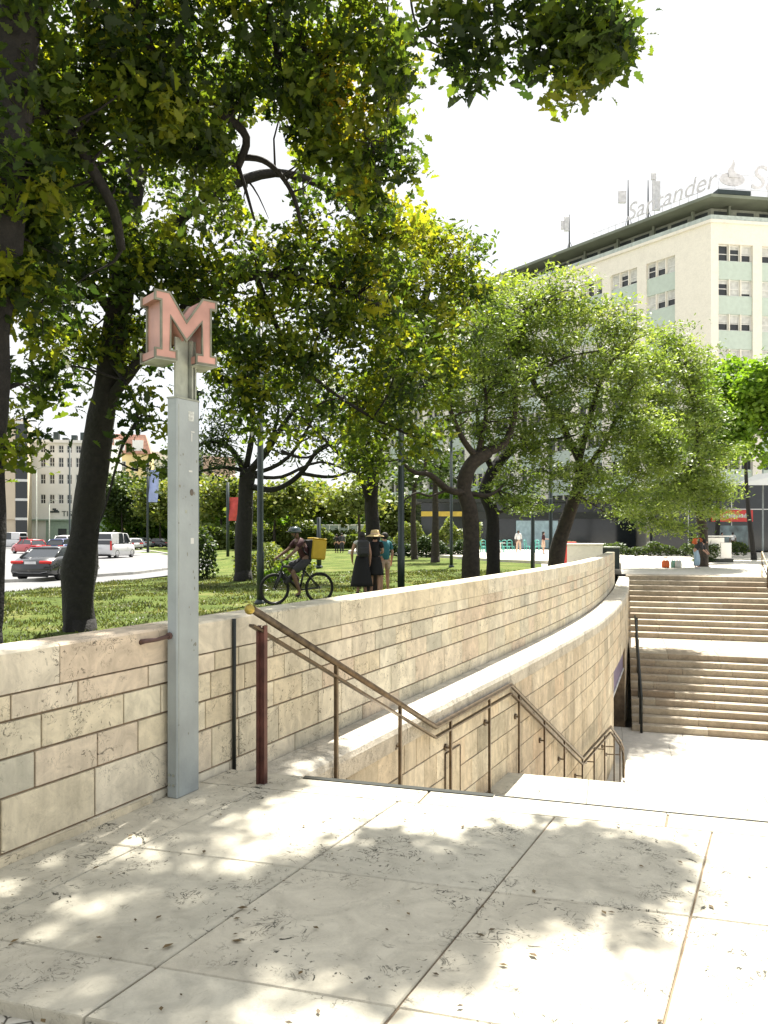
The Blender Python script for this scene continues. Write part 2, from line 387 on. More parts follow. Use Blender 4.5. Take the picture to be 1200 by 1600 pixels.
# hatch panel in the wall
mb = MB(); q0, q1 = ledP.s_at_y(7.75), ledP.s_at_y(8.1)
A, B = ledP.at(q0,.012), ledP.at(q1,.012); A2, B2 = ledP.at(q0,.004), ledP.at(q1,.004)
mb.hexa([(A.x,A.y,-1.12),(B.x,B.y,-1.12),(B2.x,B2.y,-1.12),(A2.x,A2.y,-1.12)],[(A.x,A.y,-.62),(B.x,B.y,-.62),(B2.x,B2.y,-.62),(A2.x,A2.y,-.62)])
mb.build('hatch', M['well'], well)
mb = MB()
for z_ in (-1.13,-.615): mb.tube([(*ledP.at(q0,.012),z_),(*ledP.at(q1,.012),z_)], .009, 5)
for q in (q0,q1): mb.tube([(*ledP.at(q,.012),-1.13),(*ledP.at(q,.012),-.615)], .009, 5)
mb.build('hatch_frame', M['bronze'], well)

# ---- passage behind the opening
pa, pb = ledP.at(OP0,-.30), ledP.at(OP1,-.30); nrm = (ledP.at((OP0+OP1)/2,-1)-ledP.at((OP0+OP1)/2,0)).normalized()
qa, qb = pa+nrm*5, pb+nrm*5
ps = thing('underground_passage', 'shaded tiled passage opening in the stairwell wall at the foot of the steps', 'passage', (pa.x,pa.y,-3.55))
mb = MB()
for a, b_ in ((pa,qa),(pb,qb),(qa,qb)):
    d = (b_-a).normalized(); nn = Vector((d.y,-d.x))*.05
    for k in range(4):
        z0 = -3.55+k*.52; mb.hexa([(a.x-nn.x,a.y-nn.y,z0),(b_.x-nn.x,b_.y-nn.y,z0),(b_.x+nn.x,b_.y+nn.y,z0),(a.x+nn.x,a.y+nn.y,z0)],
            [(a.x-nn.x,a.y-nn.y,z0+.51),(b_.x-nn.x,b_.y-nn.y,z0+.51),(b_.x+nn.x,b_.y+nn.y,z0+.51),(a.x+nn.x,a.y+nn.y,z0+.51)], random.random())
mb.build('side_lining', M['step'], ps)
mb = MB(); mb.hexa([(pa.x,pa.y,-1.47),(qa.x,qa.y,-1.47),(qb.x,qb.y,-1.47),(pb.x,pb.y,-1.47)],[(pa.x,pa.y,-1.35),(qa.x,qa.y,-1.35),(qb.x,qb.y,-1.35),(pb.x,pb.y,-1.35)])
mb.build('passage_ceiling', M['step'], ps)
sg = thing('entrance_sign', 'purple grey sign band across the top of the passage opening', 'sign', (pa.x,pa.y,-2.1))
mb = MB(); f0, f1 = ledP.at(OP0+.05,-.06), ledP.at(OP1-.05,-.06); g0, g1 = ledP.at(OP0+.05,-.12), ledP.at(OP1-.05,-.12)
mb.hexa([(g0.x,g0.y,-2.12),(g1.x,g1.y,-2.12),(f1.x,f1.y,-2.12),(f0.x,f0.y,-2.12)],[(g0.x,g0.y,-1.51),(g1.x,g1.y,-1.51),(f1.x,f1.y,-1.51),(f0.x,f0.y,-1.51)])
mb.build('sign_panel', simple('purple_sign', (.20,.17,.27), .4), sg)
mb = MB(); h0, h1 = ledP.at(OP0+.05,-.045), ledP.at(OP1-.05,-.045)
mb.tube([(h0.x,h0.y,-2.13),(h1.x,h1.y,-2.13)], .022, 6); mb.build('lower_trim', M['blind'], sg)

# ---- stairs
def zst(v):
    """floor height of the near flights at stair coordinate v"""
    if v < 4.72: return 0
    if v < 7.03: return -.17*(1+int((v-4.72)/.33))
    if v < 9.6: return -1.36
    if v < 12.9: return -1.36-.188*(1+int((v-9.6)/.3667))
    if v < 15.5: return -3.24
    if v < 15.85: return -3.40
    return -3.55
def stepblock(mb, v0, v1, z0, z1, uu0, uu1, rr, lmin=1.2, lmax=2.2, f=None):
    u = uu0 - rr.uniform(0,1)
    while u < uu1:
        l = rr.uniform(lmin, lmax); a, b_ = max(u,uu0)+.002, min(u+l,uu1)-.002
        if b_-a > .05:
            c = uv((a+b_)/2, (v0+v1)/2)
            mb.box((c[0],c[1],(z0+z1)/2), (b_-a, v1-v0-.003, z1-z0), math.atan2(UY,UX), rr.random(), bev=.008)
        u += l
US, UE = -3.2, 9.0
fl = thing('descending_stairs', 'pale limestone steps and landing going down from the near terrace', 'stairs', (*uv(0,7),-1.36))
mb = MB(); rr = random.Random(21)
for k in range(8): 
    v0 = 4.72+k*.33
    if k < 7: stepblock(mb, v0-.0, v0+.33+.03, -.17*(k+1)-.17, -.17*(k+1), US, UE, rr)
mb.build('flight', M['step'], fl); mb = MB(); ld = MB(); stepblock(ld, 7.03, 8.3, -1.5, -1.36, US, UE, rr, 1.5, 2.2); stepblock(ld, 8.3, 9.6, -1.5, -1.36, US, UE, rr, 1.5, 2.2)
ld.build('landing', M['slab'], fl); ld = MB()
for k in range(9):
    v0 = 9.6+k*.3667; stepblock(mb, v0, v0+.3967, -1.36-.188*(k+2), -1.36-.188*(k+1), US, UE, rr)
mb.build('flight', M['step'], fl); mb = MB(); stepblock(ld, 12.9, 14.2, -3.4, -3.24, US, UE, rr); stepblock(ld, 14.2, 15.5, -3.4, -3.24, US, UE, rr); ld.build('landing', M['slab'], fl)
stepblock(mb, 15.5, 15.88, -3.54, -3.40, US, UE, rr)
fo = mb.build('flight', M['step'], fl)
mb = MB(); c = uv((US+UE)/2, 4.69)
c = uv(-1.33, 4.69); mb.box((c[0]+.0,c[1],.003), (1.25, .05, .006), math.atan2(UY,UX)); c = uv((UE-.7)/2, 4.70); mb.box((c[0],c[1],.002), (UE+.7, .014, .004), math.atan2(UY,UX)); mb.build('nosing_shade_strip', M['darkmetal'], fl)  # worn anti-slip edge, its dark colour also standing in for the riser's shadow
hf = MB()
for v0, v1, z in ((15.85,17.2,-3.55),(17.2,18.6,-3.55),(18.6,20.0,-3.55),(20.0,21.5,-3.55)):
    stepblock(hf, v0, v1, z-.12, z, -6, UE, rr, 1.3, 2.0)
struct(hf.build('lower_concourse_floor', M['paving']))
op = thing('ascending_stairs', 'far flight of tan limestone steps rising to the square in two runs', 'stairs', (*uv(3,26),-1.9))
mb = MB(); zb = -3.55; r1 = .162; r2 = .173
for k in range(10):
    v0 = 21.15+k*.33; stepblock(mb, v0, v0+.36 if k < 9 else 25.3, zb+r1*k, zb+r1*(k+1), .45, UE, rr)
mb.build('flight', M['step'], op); mb = MB(); zl = zb+10*r1; stepblock(mb, 25.3, 27.75, zl-.14, zl, .45, UE, rr, 1.5, 2.2); mb.build('landing', M['step'], op); mb = MB()
for k in range(11):
    v0 = 27.7+k*.43; stepblock(mb, v0, v0+.46 if k < 10 else 33.2, zl+r2*k, zl+r2*(k+1), .45, UE, rr)
ZT = zl+11*r2
mb.build('flight', M['step'], op)
# solid below the near terrace and the right side wall
mb = MB(); c = uv((US+UE)/2, 4.62); mb.box((c[0],c[1],-.17), (UE-US, .16, .28), math.atan2(UY,UX)); struct(mb.build('terrace_edge_stone', M['step']))
rw = thing('right_stairwell_wall', 'plain limestone wall closing the right side of the stairwell', 'wall', (*uv(9.1,15),-3.5))
mb = MB()
rP = Path([Vector(uv(9.0, 33-k)) for k in range(30)])
for i in range(9): course(mb, rP, 0, 28.4, hs[i], hs[i+1], .5, 1.2, seed=90+i)
course(mb, rP, 0, 28.4, -.29, .9, 1, 1.6, seed=99)
mb.build('stone_facing', M['well'], rw)
mb = MB(); wall_core(mb, rP, 0, 28.4, -3.9, .88, -.012, -.3); mb.build('mortar_core', M['mortar'], rw)

# ---- terrace slabs: two joint directions as measured
A0 = Vector((0, 2.27)); du = Vector((.963,-.268)); dw = Vector((.465,.885))
def rowY(k): return [2.27, 2.609, 3.575, 4.63][k]
colX = [-6.8,-5.8,-4.8,-3.75,-2.75,-1.75,-.76,.255,1.17,2.15,3.1,4.1,5.1,6.1,7.1,8.1,9.1]
def isect(xc, y0):   # column line through (xc,3.0) dir dw ; row line Y=y0-.278 X
    # xc + t*.525, 3+t ; 
    t = (y0 - .278*xc - 3.0)/(1+.278*.525); return Vector((xc+.525*t, 3.0+t))
def clippoly(pts):
    g = lambda p: p.x-.5075*p.y+3.722-.012
    out = []
    for i in range(len(pts)):
        a, b_ = pts[i], pts[(i+1)%len(pts)]; ga, gb = g(a), g(b_)
        if ga >= 0: out.append(a)
        if (ga >= 0) != (gb >= 0): out.append(a.lerp(b_, ga/(ga-gb)))
    return out
def clipwall(p): 
    x = xpar(p.y)+.012
    return Vector((max(p.x, x), p.y))
mb = MB(); rr = random.Random(2)
def slabpoly(pts, tint):
    pts = clippoly(pts)
    if len(pts) < 3: return
    c = sum(pts, Vector((0,0)))/len(pts)
    ins = []
    n = len(pts)
    for i in range(n):
        d = (c-pts[i]).normalized(); ins.append(pts[i]+d*.0065)
    ins2 = [p+(c-p).normalized()*.006 for p in ins]
    vs_ = [(p.x,p.y,-.05) for p in ins]+[(p.x,p.y,-.006) for p in ins]+[(p.x,p.y,0) for p in ins2]
    fs = [tuple(2*n+i for i in range(n))]
    for L in (0,n):
        for i in range(n): fs.append((L+i, L+(i+1)%n, L+n+(i+1)%n, L+n+i))
    mb.add(vs_, fs, tint)
for r_ in range(3):
    for k in range(len(colX)-1):
        k2 = k+1
        slabpoly([isect(colX[k],rowY(r_)), isect(colX[k2],rowY(r_)), isect(colX[k2],rowY(r_+1)), isect(colX[k],rowY(r_+1))], rr.random())
# strip before the nosing
us_ = [-2.9,-1.1,.3,1.6,3.0,4.3,5.6,7.0,8.4]
for k in range(8):
    pa_, pb_ = Vector(uv(us_[k], 4.715)), Vector(uv(us_[k+1], 4.715))
    qa_ = Vector((pa_.x-.1, 4.63-.278*(pa_.x-.1))); qb_ = Vector((pb_.x-.1, 4.63-.278*(pb_.x-.1)))
    slabpoly([qa_, qb_, pb_, pa_], rr.random())
struct(mb.build('terrace_floor', M['slab']))
mb = MB()
pts = [clipwall(Vector((-2.5,3.0))), Vector((9,-.2)), Vector(uv(UE,4.62)), clipwall(Vector(uv(-2.9,4.62)))]
mb.add([(p.x,p.y,-.012) for p in pts], [(0,1,2,3)]); struct(mb.build('terrace_bed', M['mortar']))
mb = MB(); mb.add([(-12,-14,-.05),(14,-14,-.05),(14,-1.4,-.05),(9,-.2,-.05),(-2.9,3.08,-.05),(-12,3.1,-.05)], [(0,1,2,3,4,5)]); struct(mb.build('cobble_paving', M['cobble']))

# ---- handrail
def xr(y): return -.8+.52*(y-4.9)
def rp(y, z): return Vector((xr(y), y, z))
hr = thing('stair_handrail', 'bronze brown stair handrail zigzagging down along the stairwell wall', 'handrail', (xr(4.9),4.9,0))
path = [rp(4.84,1.13), rp(7.39,-.25), rp(9.44,-.25), rp(12.8,-2.13), rp(14.9,-2.13), rp(15.75,-2.62), rp(16.02,-2.85), rp(16.1,-3.2), rp(16.1,-3.5)]
mb = MB(); mb.tube(path, .026, 10); mb.build('top_rail', M['bronze'], hr)
mb = MB(); low = [p+Vector((0,0,-.105)) for p in path[:7]]
for a, b_ in zip(low, low[1:]):
    d = b_-a; L = d.length; q = d.to_track_quat('X','Z').to_matrix(); mb.box((a+b_)/2, (L+.012,.042,.016), mat=q)
mb.build('lower_bar', M['bronze'], hr)
mb = MB(); mb.ball(path[0]+Vector((-.012,-.02,0)), .034); mb.build('end_cap', M['brass'], hr)
def railz(y):
    for a, b_ in zip(path, path[1:]):
        if a.y <= y <= b_.y: return a.z+(b_.z-a.z)*(y-a.y)/(b_.y-a.y)
    return -2.9
mb = MB()
for dx in (-.02,.02): mb.box((xr(4.93)+dx, 4.93+.0, .49), (.015,.036,1.05), R(-27))
mb.box((xr(4.93), 4.93, .49), (.024,.02,1.02), R(-27)); mb.build('end_post', M['rustred'], hr)
for y in (5.75,6.71,7.73,8.75,9.73,10.77,11.75,12.8,13.6,14.4,15.2,15.75):
    v = .287*xr(y)+.958*y; z0 = zst(v); z1 = railz(y)-.02
    mb = MB(); mb.box((xr(y),y,(z0+z1)/2), (.026,.026,z1-z0), R(-27)); mb.lathe([(.045,0),(.045,.012),(.02,.014)], (xr(y),y,z0), 10)
    pst = mb.build('post', M['bronze'], hr)
    if y > 6.2:
        zb_ = z1-.28 if y > 6.9 else z1-.35; w_ = Vector((xled(y)+.02,y+.03)); d = Vector((xr(y),y))-w_
        mb = MB(); mb.tube([(w_.x-.06,w_.y+.03,zb_),(xr(y),y,zb_)], .012, 6); 
        mid = w_ + d*.35; mb.tube([(w_.x-.01,w_.y+.005,zb_),(w_.x+.02,w_.y-.012,zb_)], .036, 10); mb.build('wall_bracket', M['bronze'], pst)

# far handrails
fr = thing('far_handrail', 'black handrail on the left edge of the far lower flight', 'handrail', (*uv(.65,21.1),-3.55))
mb = MB()
a0 = Vector((*uv(.68,21.0),-2.6)); a1 = Vector((*uv(.62,24.4),-.95)); a2 = Vector((*uv(.62,25.2),-.95))
mb.tube([a0+Vector((0,0,-.95)), a0+Vector((-.0,0,-.1)), a0, a1, a2], .035, 8); mb.build('top_rail', M['darkmetal'], fr)
mb = MB(); mb.tube([a0+Vector((0,0,-.45)), a1+Vector((0,0,-.45))], .025, 6); mb.build('lower_bar', M['darkmetal'], fr)
for k in range(4):
    v = 21.3+k*1.05; mb = MB(); z0 = zb+r1*max(0, 1+int((v-21.15)/.33)); z1 = a0.z+(a1.z-a0.z)*(v-21.0)/3.4
    mb.box((*uv(.66,v),(z0+z1)/2),(.05,.05,z1-z0)); mb.build('post', M['darkmetal'], fr)
fr2 = thing('square_handrail', 'pale metal handrail at the right top corner of the far steps', 'handrail', (*uv(5.45,32),.1))
mb = MB(); b0 = Vector((*uv(5.42,32.3),ZT+.95)); b1 = Vector((*uv(5.42,27.9),ZT-1.0))
mb.tube([b0+Vector((0,0,-.95)), b0, b1], .03, 8); mb.build('top_rail', simple('pale_steel', (.5,.42,.28), .4, .6), fr2)
mb = MB(); mb.tube([b0+Vector((0,0,-.4)), b1+Vector((0,0,-.4))], .02, 6); mb.build('lower_bar', M['bronze'], fr2)
for v in (31.2,30.0,28.8,27.9):
    z1 = b0.z+(b1.z-b0.z)*(32.3-v)/4.4; mb = MB(); mb.box((*uv(5.42,v),z1-.5),(.04,.04,1.0)); mb.build('post', M['bronze'], fr2)

# ---- metro sign on its pole
bx, by = -1.24, 4.745; PR = R(-27)
pl = thing('metro_sign_pole', 'grey steel box pole carrying a faded pink letter M, against the parapet', 'sign pole', (bx,by,0), 0)
Hp = 2.43
mb = MB(); mb.box((bx,by,Hp/2), (.08,.20,Hp), PR, bev=.006); pole = mb.build('pole_box', M['greypaint'], pl)
def onp(x, y, z): q = Matrix.Rotation(PR,3,'Z') @ Vector((x,y,0)); return Vector((bx+q.x, by+q.y, z))
mb = MB(); mb.box((bx,by,Hp+.002), (.084,.204,.01), PR); mb.build('top_plate', M['greypaint2'], pole)
for z in (.11,.17):
    for x in (-.018,.014):
        mb = MB(); c = onp(x,-.10,z-.03); d = onp(x,-.107,z-.03); mb.tube([c,d], .009, 7); mb.build('bolt', M['greypaint2'], pole)
def patch(name, x, z, wd, h, mt, d=.0016):
    mb = MB(); mb.box(onp(.04,x,z), (d*2,wd,h), PR); return mb.build(name, mt, pole)
patch('sticker', .035, 1.56, .028, .036, M['blind']); patch('sticker', .02, 1.99, .03, .010, M['blind']); 
patch('sticker', .025, 2.33, .05, .06, simple('worn_sticker', (.42,.44,.42), .6, var=.4, scale=60))
mb = MB(); mb.lathe([(.0,0),(.016,0),(.016,.002),(.0,.002)], (0,0,0), 12, 1, 1.3)
for v_ in range(len(mb.v)): x,y,z = mb.v[v_]; q = onp(.04+z, .03+x, 1.86+y); mb.v[v_] = tuple(q)
mb.build('stain', simple('rust_stain', (.12,.10,.08), .8), pole)
patch('sticker', .03, 2.20, .008, .05, M['blind'], .0014); patch('sticker', .04, 2.235, .03, .007, M['blind'], .0014); patch('sticker', -.02, 1.74, .018, .02, M['greypaint2'], .0014); patch('seam', -.085, 1.2, .004, 2.38, M['greypaint2'], .0012)
rr = random.Random(77); mb = MB()
for k in range(26):
    x = rr.uniform(-.09,.09); z = rr.uniform(.3,2.2); s_ = rr.uniform(.003,.009); n = 6
    ring = [onp(.0412, x+s_*math.cos(a)*rr.uniform(.5,1.2), z+s_*1.6*math.sin(a)*rr.uniform(.5,1.3)) for a in [2*math.pi*j/n for j in range(n)]]
    mb.add(ring, [tuple(range(n))])
mb.build('paint_chips', simple('chipped_primer', (.2,.2,.17), .8), pole)['kind'] = 'stuff'
# tie bar to wall
mb = MB(); c = onp(-.015,-.106,.985); q = Vector((xpar(4.52)+.0, 4.52, .965)); q2 = Vector((xpar(4.58)+.05,4.56,.975))
mb.tube([q, q+Vector((.03,-.02,.01)), q2, c], [.017,.015,.012,.014], 7); mb.tube([c, c+Vector((.0,-.012,0))], .022, 8); mb.build('tie_bar', simple('rusty_iron',(.12,.07,.06),.7,.3), pl)
# H stem
mb = MB(); z0, z1 = Hp, 2.80
mb.box(onp(.012,-.035,(z0+z1)/2), (.012,.11,z1-z0), PR); mb.box(onp(.02,.045,(z0+z1)/2), (.03,.014,z1-z0), PR); mb.box(onp(.02,.075,(z0+z1)/2), (.03,.012,z1-z0), PR); mb.box(onp(-.01,.05,(z0+z1)/2), (.01,.07,z1-z0), PR)
mb.build('stem', M['greypaint2'], pl)
# the letter: extruded M, face turned to the right and away
MR = R(40); W, H, D = .44, .455, .22
mc = onp(-.02,-.02,0)
def mp(x, z, y): q = Matrix.Rotation(MR,3,'Z') @ Vector((x,y,0)); return Vector((mc.x+q.x, mc.y+q.y, 2.645+z))
half = [(0,0),(.16,0),(.16,.075),(.115,.075),(.115,.30),(.22,.12)]
top = [(.22,.235+.0)]
S_ = .89
outline = [(x_*.92, z_*S_) for x_, z_ in [(0,0),(.155,0),(.155,.07),(.112,.07),(.112,.285),(.22,.135),(.328,.285),(.328,.07),(.285,.07),(.285,0),(.44,0),(.44,.07),(.40,.07),(.40,.385),(.44,.385),(.44,.455),(.335,.455),(.22,.28),(.105,.455),(0,.455),(0,.385),(.04,.385),(.04,.07),(0,.07)]]
def shrink(ol, e):
    out = []; n = len(ol)
    for i in range(n):
        p0, p1, p2 = Vector(ol[i-1]), Vector(ol[i]), Vector(ol[(i+1)%n])
        d1 = (p1-p0).normalized(); d2 = (p2-p1).normalized(); n1 = Vector((-d1.y,d1.x)); n2 = Vector((-d2.y,d2.x))
        k = max(.4, 1+n1.dot(n2)); out.append(tuple(p1+(n1+n2)*e/k))
    return out
M['trim'] = simple('dirty_grey_trim', (.15,.15,.11), .6, var=.4, scale=12)
ms = thing('metro_letter', 'faded pink three-dimensional letter M with grey edges on top of the pole', 'sign letter', mp(.22,0,0))
n = len(outline)
def ext(mb, ol, y0, y1, cap=True):
    vs_ = [mp(x-.2, z, y0) for x, z in ol]+[mp(x-.2, z, y1) for x, z in ol]; m_ = len(ol)
    fs = [(i,(i+1)%m_,m_+(i+1)%m_,m_+i) for i in range(m_)]
    if cap: fs += [tuple(range(m_-1,-1,-1)), tuple(range(m_,2*m_))]
    mb.add(vs_, fs)
mb = MB(); ext(mb, shrink(outline,.010), -D/2+.004, D/2-.004); mb.build('letter_body', M['pink'], ms)
# grey-green frames round front and back edges
for y0 in (-D/2, D/2-.016):
    mb = MB(); inn = shrink(outline, .011); m_ = n
    vs_ = [mp(x-.2,z,y) for y in (y0,y0+.016) for ol in (outline,inn) for x,z in ol]; fs = []
    for i in range(n):
        j = (i+1)%n
        fs += [(i,j,n+j,n+i),(2*n+i,3*n+i,3*n+j,2*n+j),(i,2*n+i,2*n+j,j),(n+i,n+j,3*n+j,3*n+i)]
    mb.add(vs_, fs); mb.build('edge_trim', M['trim'], ms)
mb = MB()
for (x0,x1) in ((.0,.155),(.285,.44)): 
    b4 = [mp(x*.92-.2,-.006,y) for x,y in ((x0,-D/2),(x1,-D/2),(x1,D/2),(x0,D/2))]; mb.hexa(b4, [p+Vector((0,0,.004)) for p in b4])
mb.build('base_plate', M['greypaint2'], ms)
# conduit
mb = MB(); cy = 5.28; cx = xpar(cy)+.02; mb.tube([(cx,cy,-.05),(cx,cy,.5),(cx,cy,1.02)], .014, 7)
tag(mb.build('wall_conduit', M['darkmetal']), 'thin dark vertical conduit pipe fixed to the parapet just right of the pole', 'pipe')
# ================================================================ ground left of and beyond the stairwell
ROAD = [(-260,14),(-40,19),(-20,23.5),(-12.7,26),(-11.7,31),(-10.6,37),(-10.3,44),(-11.2,52),(-13.5,60),(-16.7,68),(-25.4,89),(-40,118),(-70,128),(-260,128)]
def pdist(x, y, poly=ROAD):
    ins = False; d = 1e9; n = len(poly); j = n-1
    for i in range(n):
        xi, yi = poly[i]; xj, yj = poly[j]
        if (yi > y) != (yj > y) and x < (xj-xi)*(y-yi)/(yj-yi)+xi: ins = not ins
        dx, dy = xj-xi, yj-yi; t = max(0, min(1, ((x-xi)*dx+(y-yi)*dy)/(dx*dx+dy*dy)))
        d = min(d, math.hypot(x-xi-t*dx, y-yi-t*dy)); j = i
    return -d if ins else d
def ss(t): t = max(0, min(1, t)); return t*t*(3-2*t)
def gz(x, y):
    d = pdist(x, y) if y > 12 else 99
    z = -.30*(1-ss(d/9)) - (.22*(1-ss((d-.1)/.4)) if d < .6 else 0)
    mnd = .16*math.exp(-((x-3.5)/5)**2-((y-38)/12)**2)
    return z + mnd + .03*mnoise.noise(Vector((x*.4, y*.4, 0)))*ss((y-6)/4)
def lb(y):
    if y <= 30.2: return xpar(min(y,26)) - .2 if y < 25.5 else xpar(25.5)-.2+(y-25.5)*.3/.99
    return 9.0+(y-30.2)*.2996
mb = MB(); ys = [-14,-6,0,2,4,6]+[6+i*.75 for i in range(1,60)]; y = ys[-1]
while y < 1500: y *= 1.06; ys.append(y)
cols = [0,.0006,.0015,.003,.005,.0075,.010,.013,.016,.02,.024,.028,.033,.038,.043,.048,.054,.06,.066,.073,.08,.087,.095,.105,.115,.125,.14,.16,.19,.24,.32,.5,1]
rg = []
for y in ys:
    b_ = lb(y); W_ = 300 if y < 300 else 900
    rg.append([Vector((b_-W_*c_, y, gz(b_-W_*c_, y) if y < 140 else 0)) for c_ in reversed(cols)])
mb.rings(rg, .5, True, False, closed=False); struct(mb.build('lawn', M['lawn']))
# road, kerb
mb = MB(); mb.add([(x,y,-.40) for x,y in ROAD], [tuple(range(len(ROAD)-1,-1,-1))])
rd = mb.build('road', M['asphalt']); struct(rd)
bpy.context.view_layer.update()
if rd.data.polygons[0].normal.z < 0: rd.data.flip_normals()
kp = Path([Vector(p) for p in ROAD[1:12]]); mb = MB(); rgk = []
for i in range(200):
    s = kp.L[-1]*i/199; a, b_ = kp.at(s,-.07), kp.at(s,.09); rgk.append([Vector((a.x,a.y,-.42)),Vector((a.x,a.y,-.28)),Vector((b_.x,b_.y,-.27)),Vector((b_.x,b_.y,-.42))])
mb.rings(rgk, .5, False); struct(mb.build('road_kerb', M['kerb']))
# lane markings
mb = MB()
for k in range(7):
    y = 34+k*9; x = -24-k*.6; mb.box((x,y,-.394),(.12,3,.004))
struct(mb.build('lane_marking', simple('road_paint', (.62,.62,.6), .7)))
# far plaza on the right and behind
mb = MB()
far = [uv(.3,33.1), uv(60,33.1), uv(260,33.1), uv(260,700), uv(-20,700), uv(.3,120)]
mb.add([(x,y,ZT-.004) for x,y in far], [tuple(range(len(far)-1,-1,-1))])
pz = mb.build('square_paving', M['paving']); struct(pz)
if pz.data.polygons[0].normal.z < 0: pz.data.flip_normals()
mb = MB(); pl2 = [(uv(.33,38)[0],uv(.33,38)[1]), uv(.33,120), (-2,130), (-3,64), (1.2,57), (3.8,50.5), (6.2,42)]
mb.add([(x,y,.235) for x,y in pl2]+[(x,y,-.3) for x,y in pl2], [tuple(range(6,-1,-1))]+[(i,(i+1)%7,7+(i+1)%7,7+i) for i in range(7)])
pz = mb.build('cafe_terrace_paving', M['paving']); struct(pz)
if pz.data.polygons[0].normal.z < 0: pz.data.flip_normals()
# gravel path behind the parapet
mb = MB(); rg = []
for i in range(60):
    y = 15+i*.5; c_ = lb(y)-1.2-(.1*max(0,y-24)); wdt = .95
    rg.append([Vector((c_-wdt,y,gz(c_-wdt,y)+.02)), Vector((c_,y,gz(c_,y)+.035)), Vector((c_+wdt*1.2,y,gz(c_+wdt*1.2,y)+.02))])
mb.rings(rg, .5, True, False, closed=False); struct(mb.build('gravel_path', M['path']))
# right of the stairwell: ground
mb = MB(); a = [uv(9.3,2), uv(9.3,33.2), uv(260,33.2), uv(260,-20), (14,-14), (9,-.3)]
mb.add([(x,y,-.02) for x,y in a], [tuple(range(6))]); struct(mb.build('side_paving', M['paving']))
# base earth closing the terrain sheet far below (reaches the horizon)
mb = MB(); mb.add([(-3000,-400,-8),(3000,-400,-8),(3000,3000,-8),(-3000,3000,-8)], [(0,1,2,3)]); struct(mb.build('base_ground', M['path']))

# ================================================================ leaves
LEAF_OAK = [(0,-.56,-.06),(.07,-.34,-.02),(.17,-.25,.05),(.12,-.13,.0),(.26,.0,.10),(.17,.10,.01),(.27,.26,.09),(.15,.33,.0),(.10,.46,-.02),(0,.50,-.10),(-.12,.42,-.02),(-.14,.33,.0),(-.26,.22,.10),(-.16,.09,.01),(-.25,-.04,.09),(-.11,-.15,.0),(-.16,-.28,.06),(-.06,-.34,-.02)]
LEAF_LAN = [(0,-.5,0),(.17,-.1,.04),(.12,.25,.03),(0,.5,-.03),(-.12,.25,.03),(-.17,-.1,.04)]
LEAF_DIA = [(0,-.5,0),(.26,.02,.05),(0,.5,0),(-.26,.02,.05)]
LEAF_BIG = [(0,-.5,0),(.3,-.25,.06),(.42,.15,.04),(.12,.25,0),(0,.5,-.04),(-.12,.25,0),(-.42,.15,.04),(-.3,-.25,.06)]
def leafmesh(name, mat, cen, size, tint, tmpl, parent, upb=.5, droop=0.0):
    """one mesh of leaf-shaped faces; cen (n,3), size (n,), tint (n,)"""
    n = len(cen); T = np.array(tmpl); k = len(T)
    nz = rng.normal(size=(n,3)); nz[:,2] = np.abs(nz[:,2])+upb; nz /= np.linalg.norm(nz,axis=1)[:,None]
    ax = rng.normal(size=(n,3)); ax[:,2] -= droop; ax -= nz*(ax*nz).sum(1)[:,None]; ax /= np.linalg.norm(ax,axis=1)[:,None]
    bx_ = np.cross(ax, nz)
    sz = size[:,None,None]
    V = cen[:,None,:] + sz*(T[None,:,0:1]*bx_[:,None,:] + T[None,:,1:2]*ax[:,None,:] + T[None,:,2:3]*nz[:,None,:])
    me = bpy.data.meshes.new(name); me.vertices.add(n*k); me.loops.add(n*k); me.polygons.add(n)
    V = V.reshape(-1,3)
    if parent is not None: V = V - np.array(wmat(parent).translation)
    me.vertices.foreach_set('co', V.astype(np.float32).ravel()); me.loops.foreach_set('vertex_index', np.arange(n*k, dtype=np.int32))
    me.polygons.foreach_set('loop_start', np.arange(0,n*k,k,dtype=np.int32))
    me.update(calc_edges=True); me.materials.append(mat)
    a = me.attributes.new('tint','FLOAT','FACE'); a.data.foreach_set('value', tint.astype(np.float32))
    o = bpy.data.objects.new(name, me); COL.objects.link(o)
    if parent is not None: o.parent = parent
    return o
def blobpts(blobs, dens, shell=.55):
    """cluster centres spread in ellipsoids, biased outward; blobs = (centre, rx, ry, rz[, weight])"""
    out = []
    for b_ in blobs:
        c, rx, ry, rz = b_[:4]; wgt = b_[4] if len(b_) > 4 else 1
        n = max(2, int(dens*wgt*(rx*ry*rz)**(2/3)))
        d = rng.normal(size=(n,3)); d /= np.linalg.norm(d,axis=1)[:,None]
        r = (shell + (1-shell)*rng.random(n))[:,None]*np.where(rng.random(n)<.25, .5, 1)[:,None]
        out.append(np.array(c)[None,:] + d*r*np.array([rx,ry,rz])[None,:])
    return np.concatenate(out)
def bend(a, b_, k=5, amp=.12, sag=0, rnd=random):
    a, b_ = Vector(a), Vector(b_); L = (b_-a).length; pts = []
    o1 = Vector((rnd.uniform(-1,1),rnd.uniform(-1,1),rnd.uniform(-.6,1)))*L*amp
    o2 = Vector((rnd.uniform(-1,1),rnd.uniform(-1,1),rnd.uniform(-1,.6)))*L*amp*.5
    for i in range(k+1):
        t = i/k; pts.append(a.lerp(b_,t)+o1*math.sin(math.pi*t)+o2*math.sin(2*math.pi*t)+Vector((0,0,-sag*L*t*t)))
    return pts
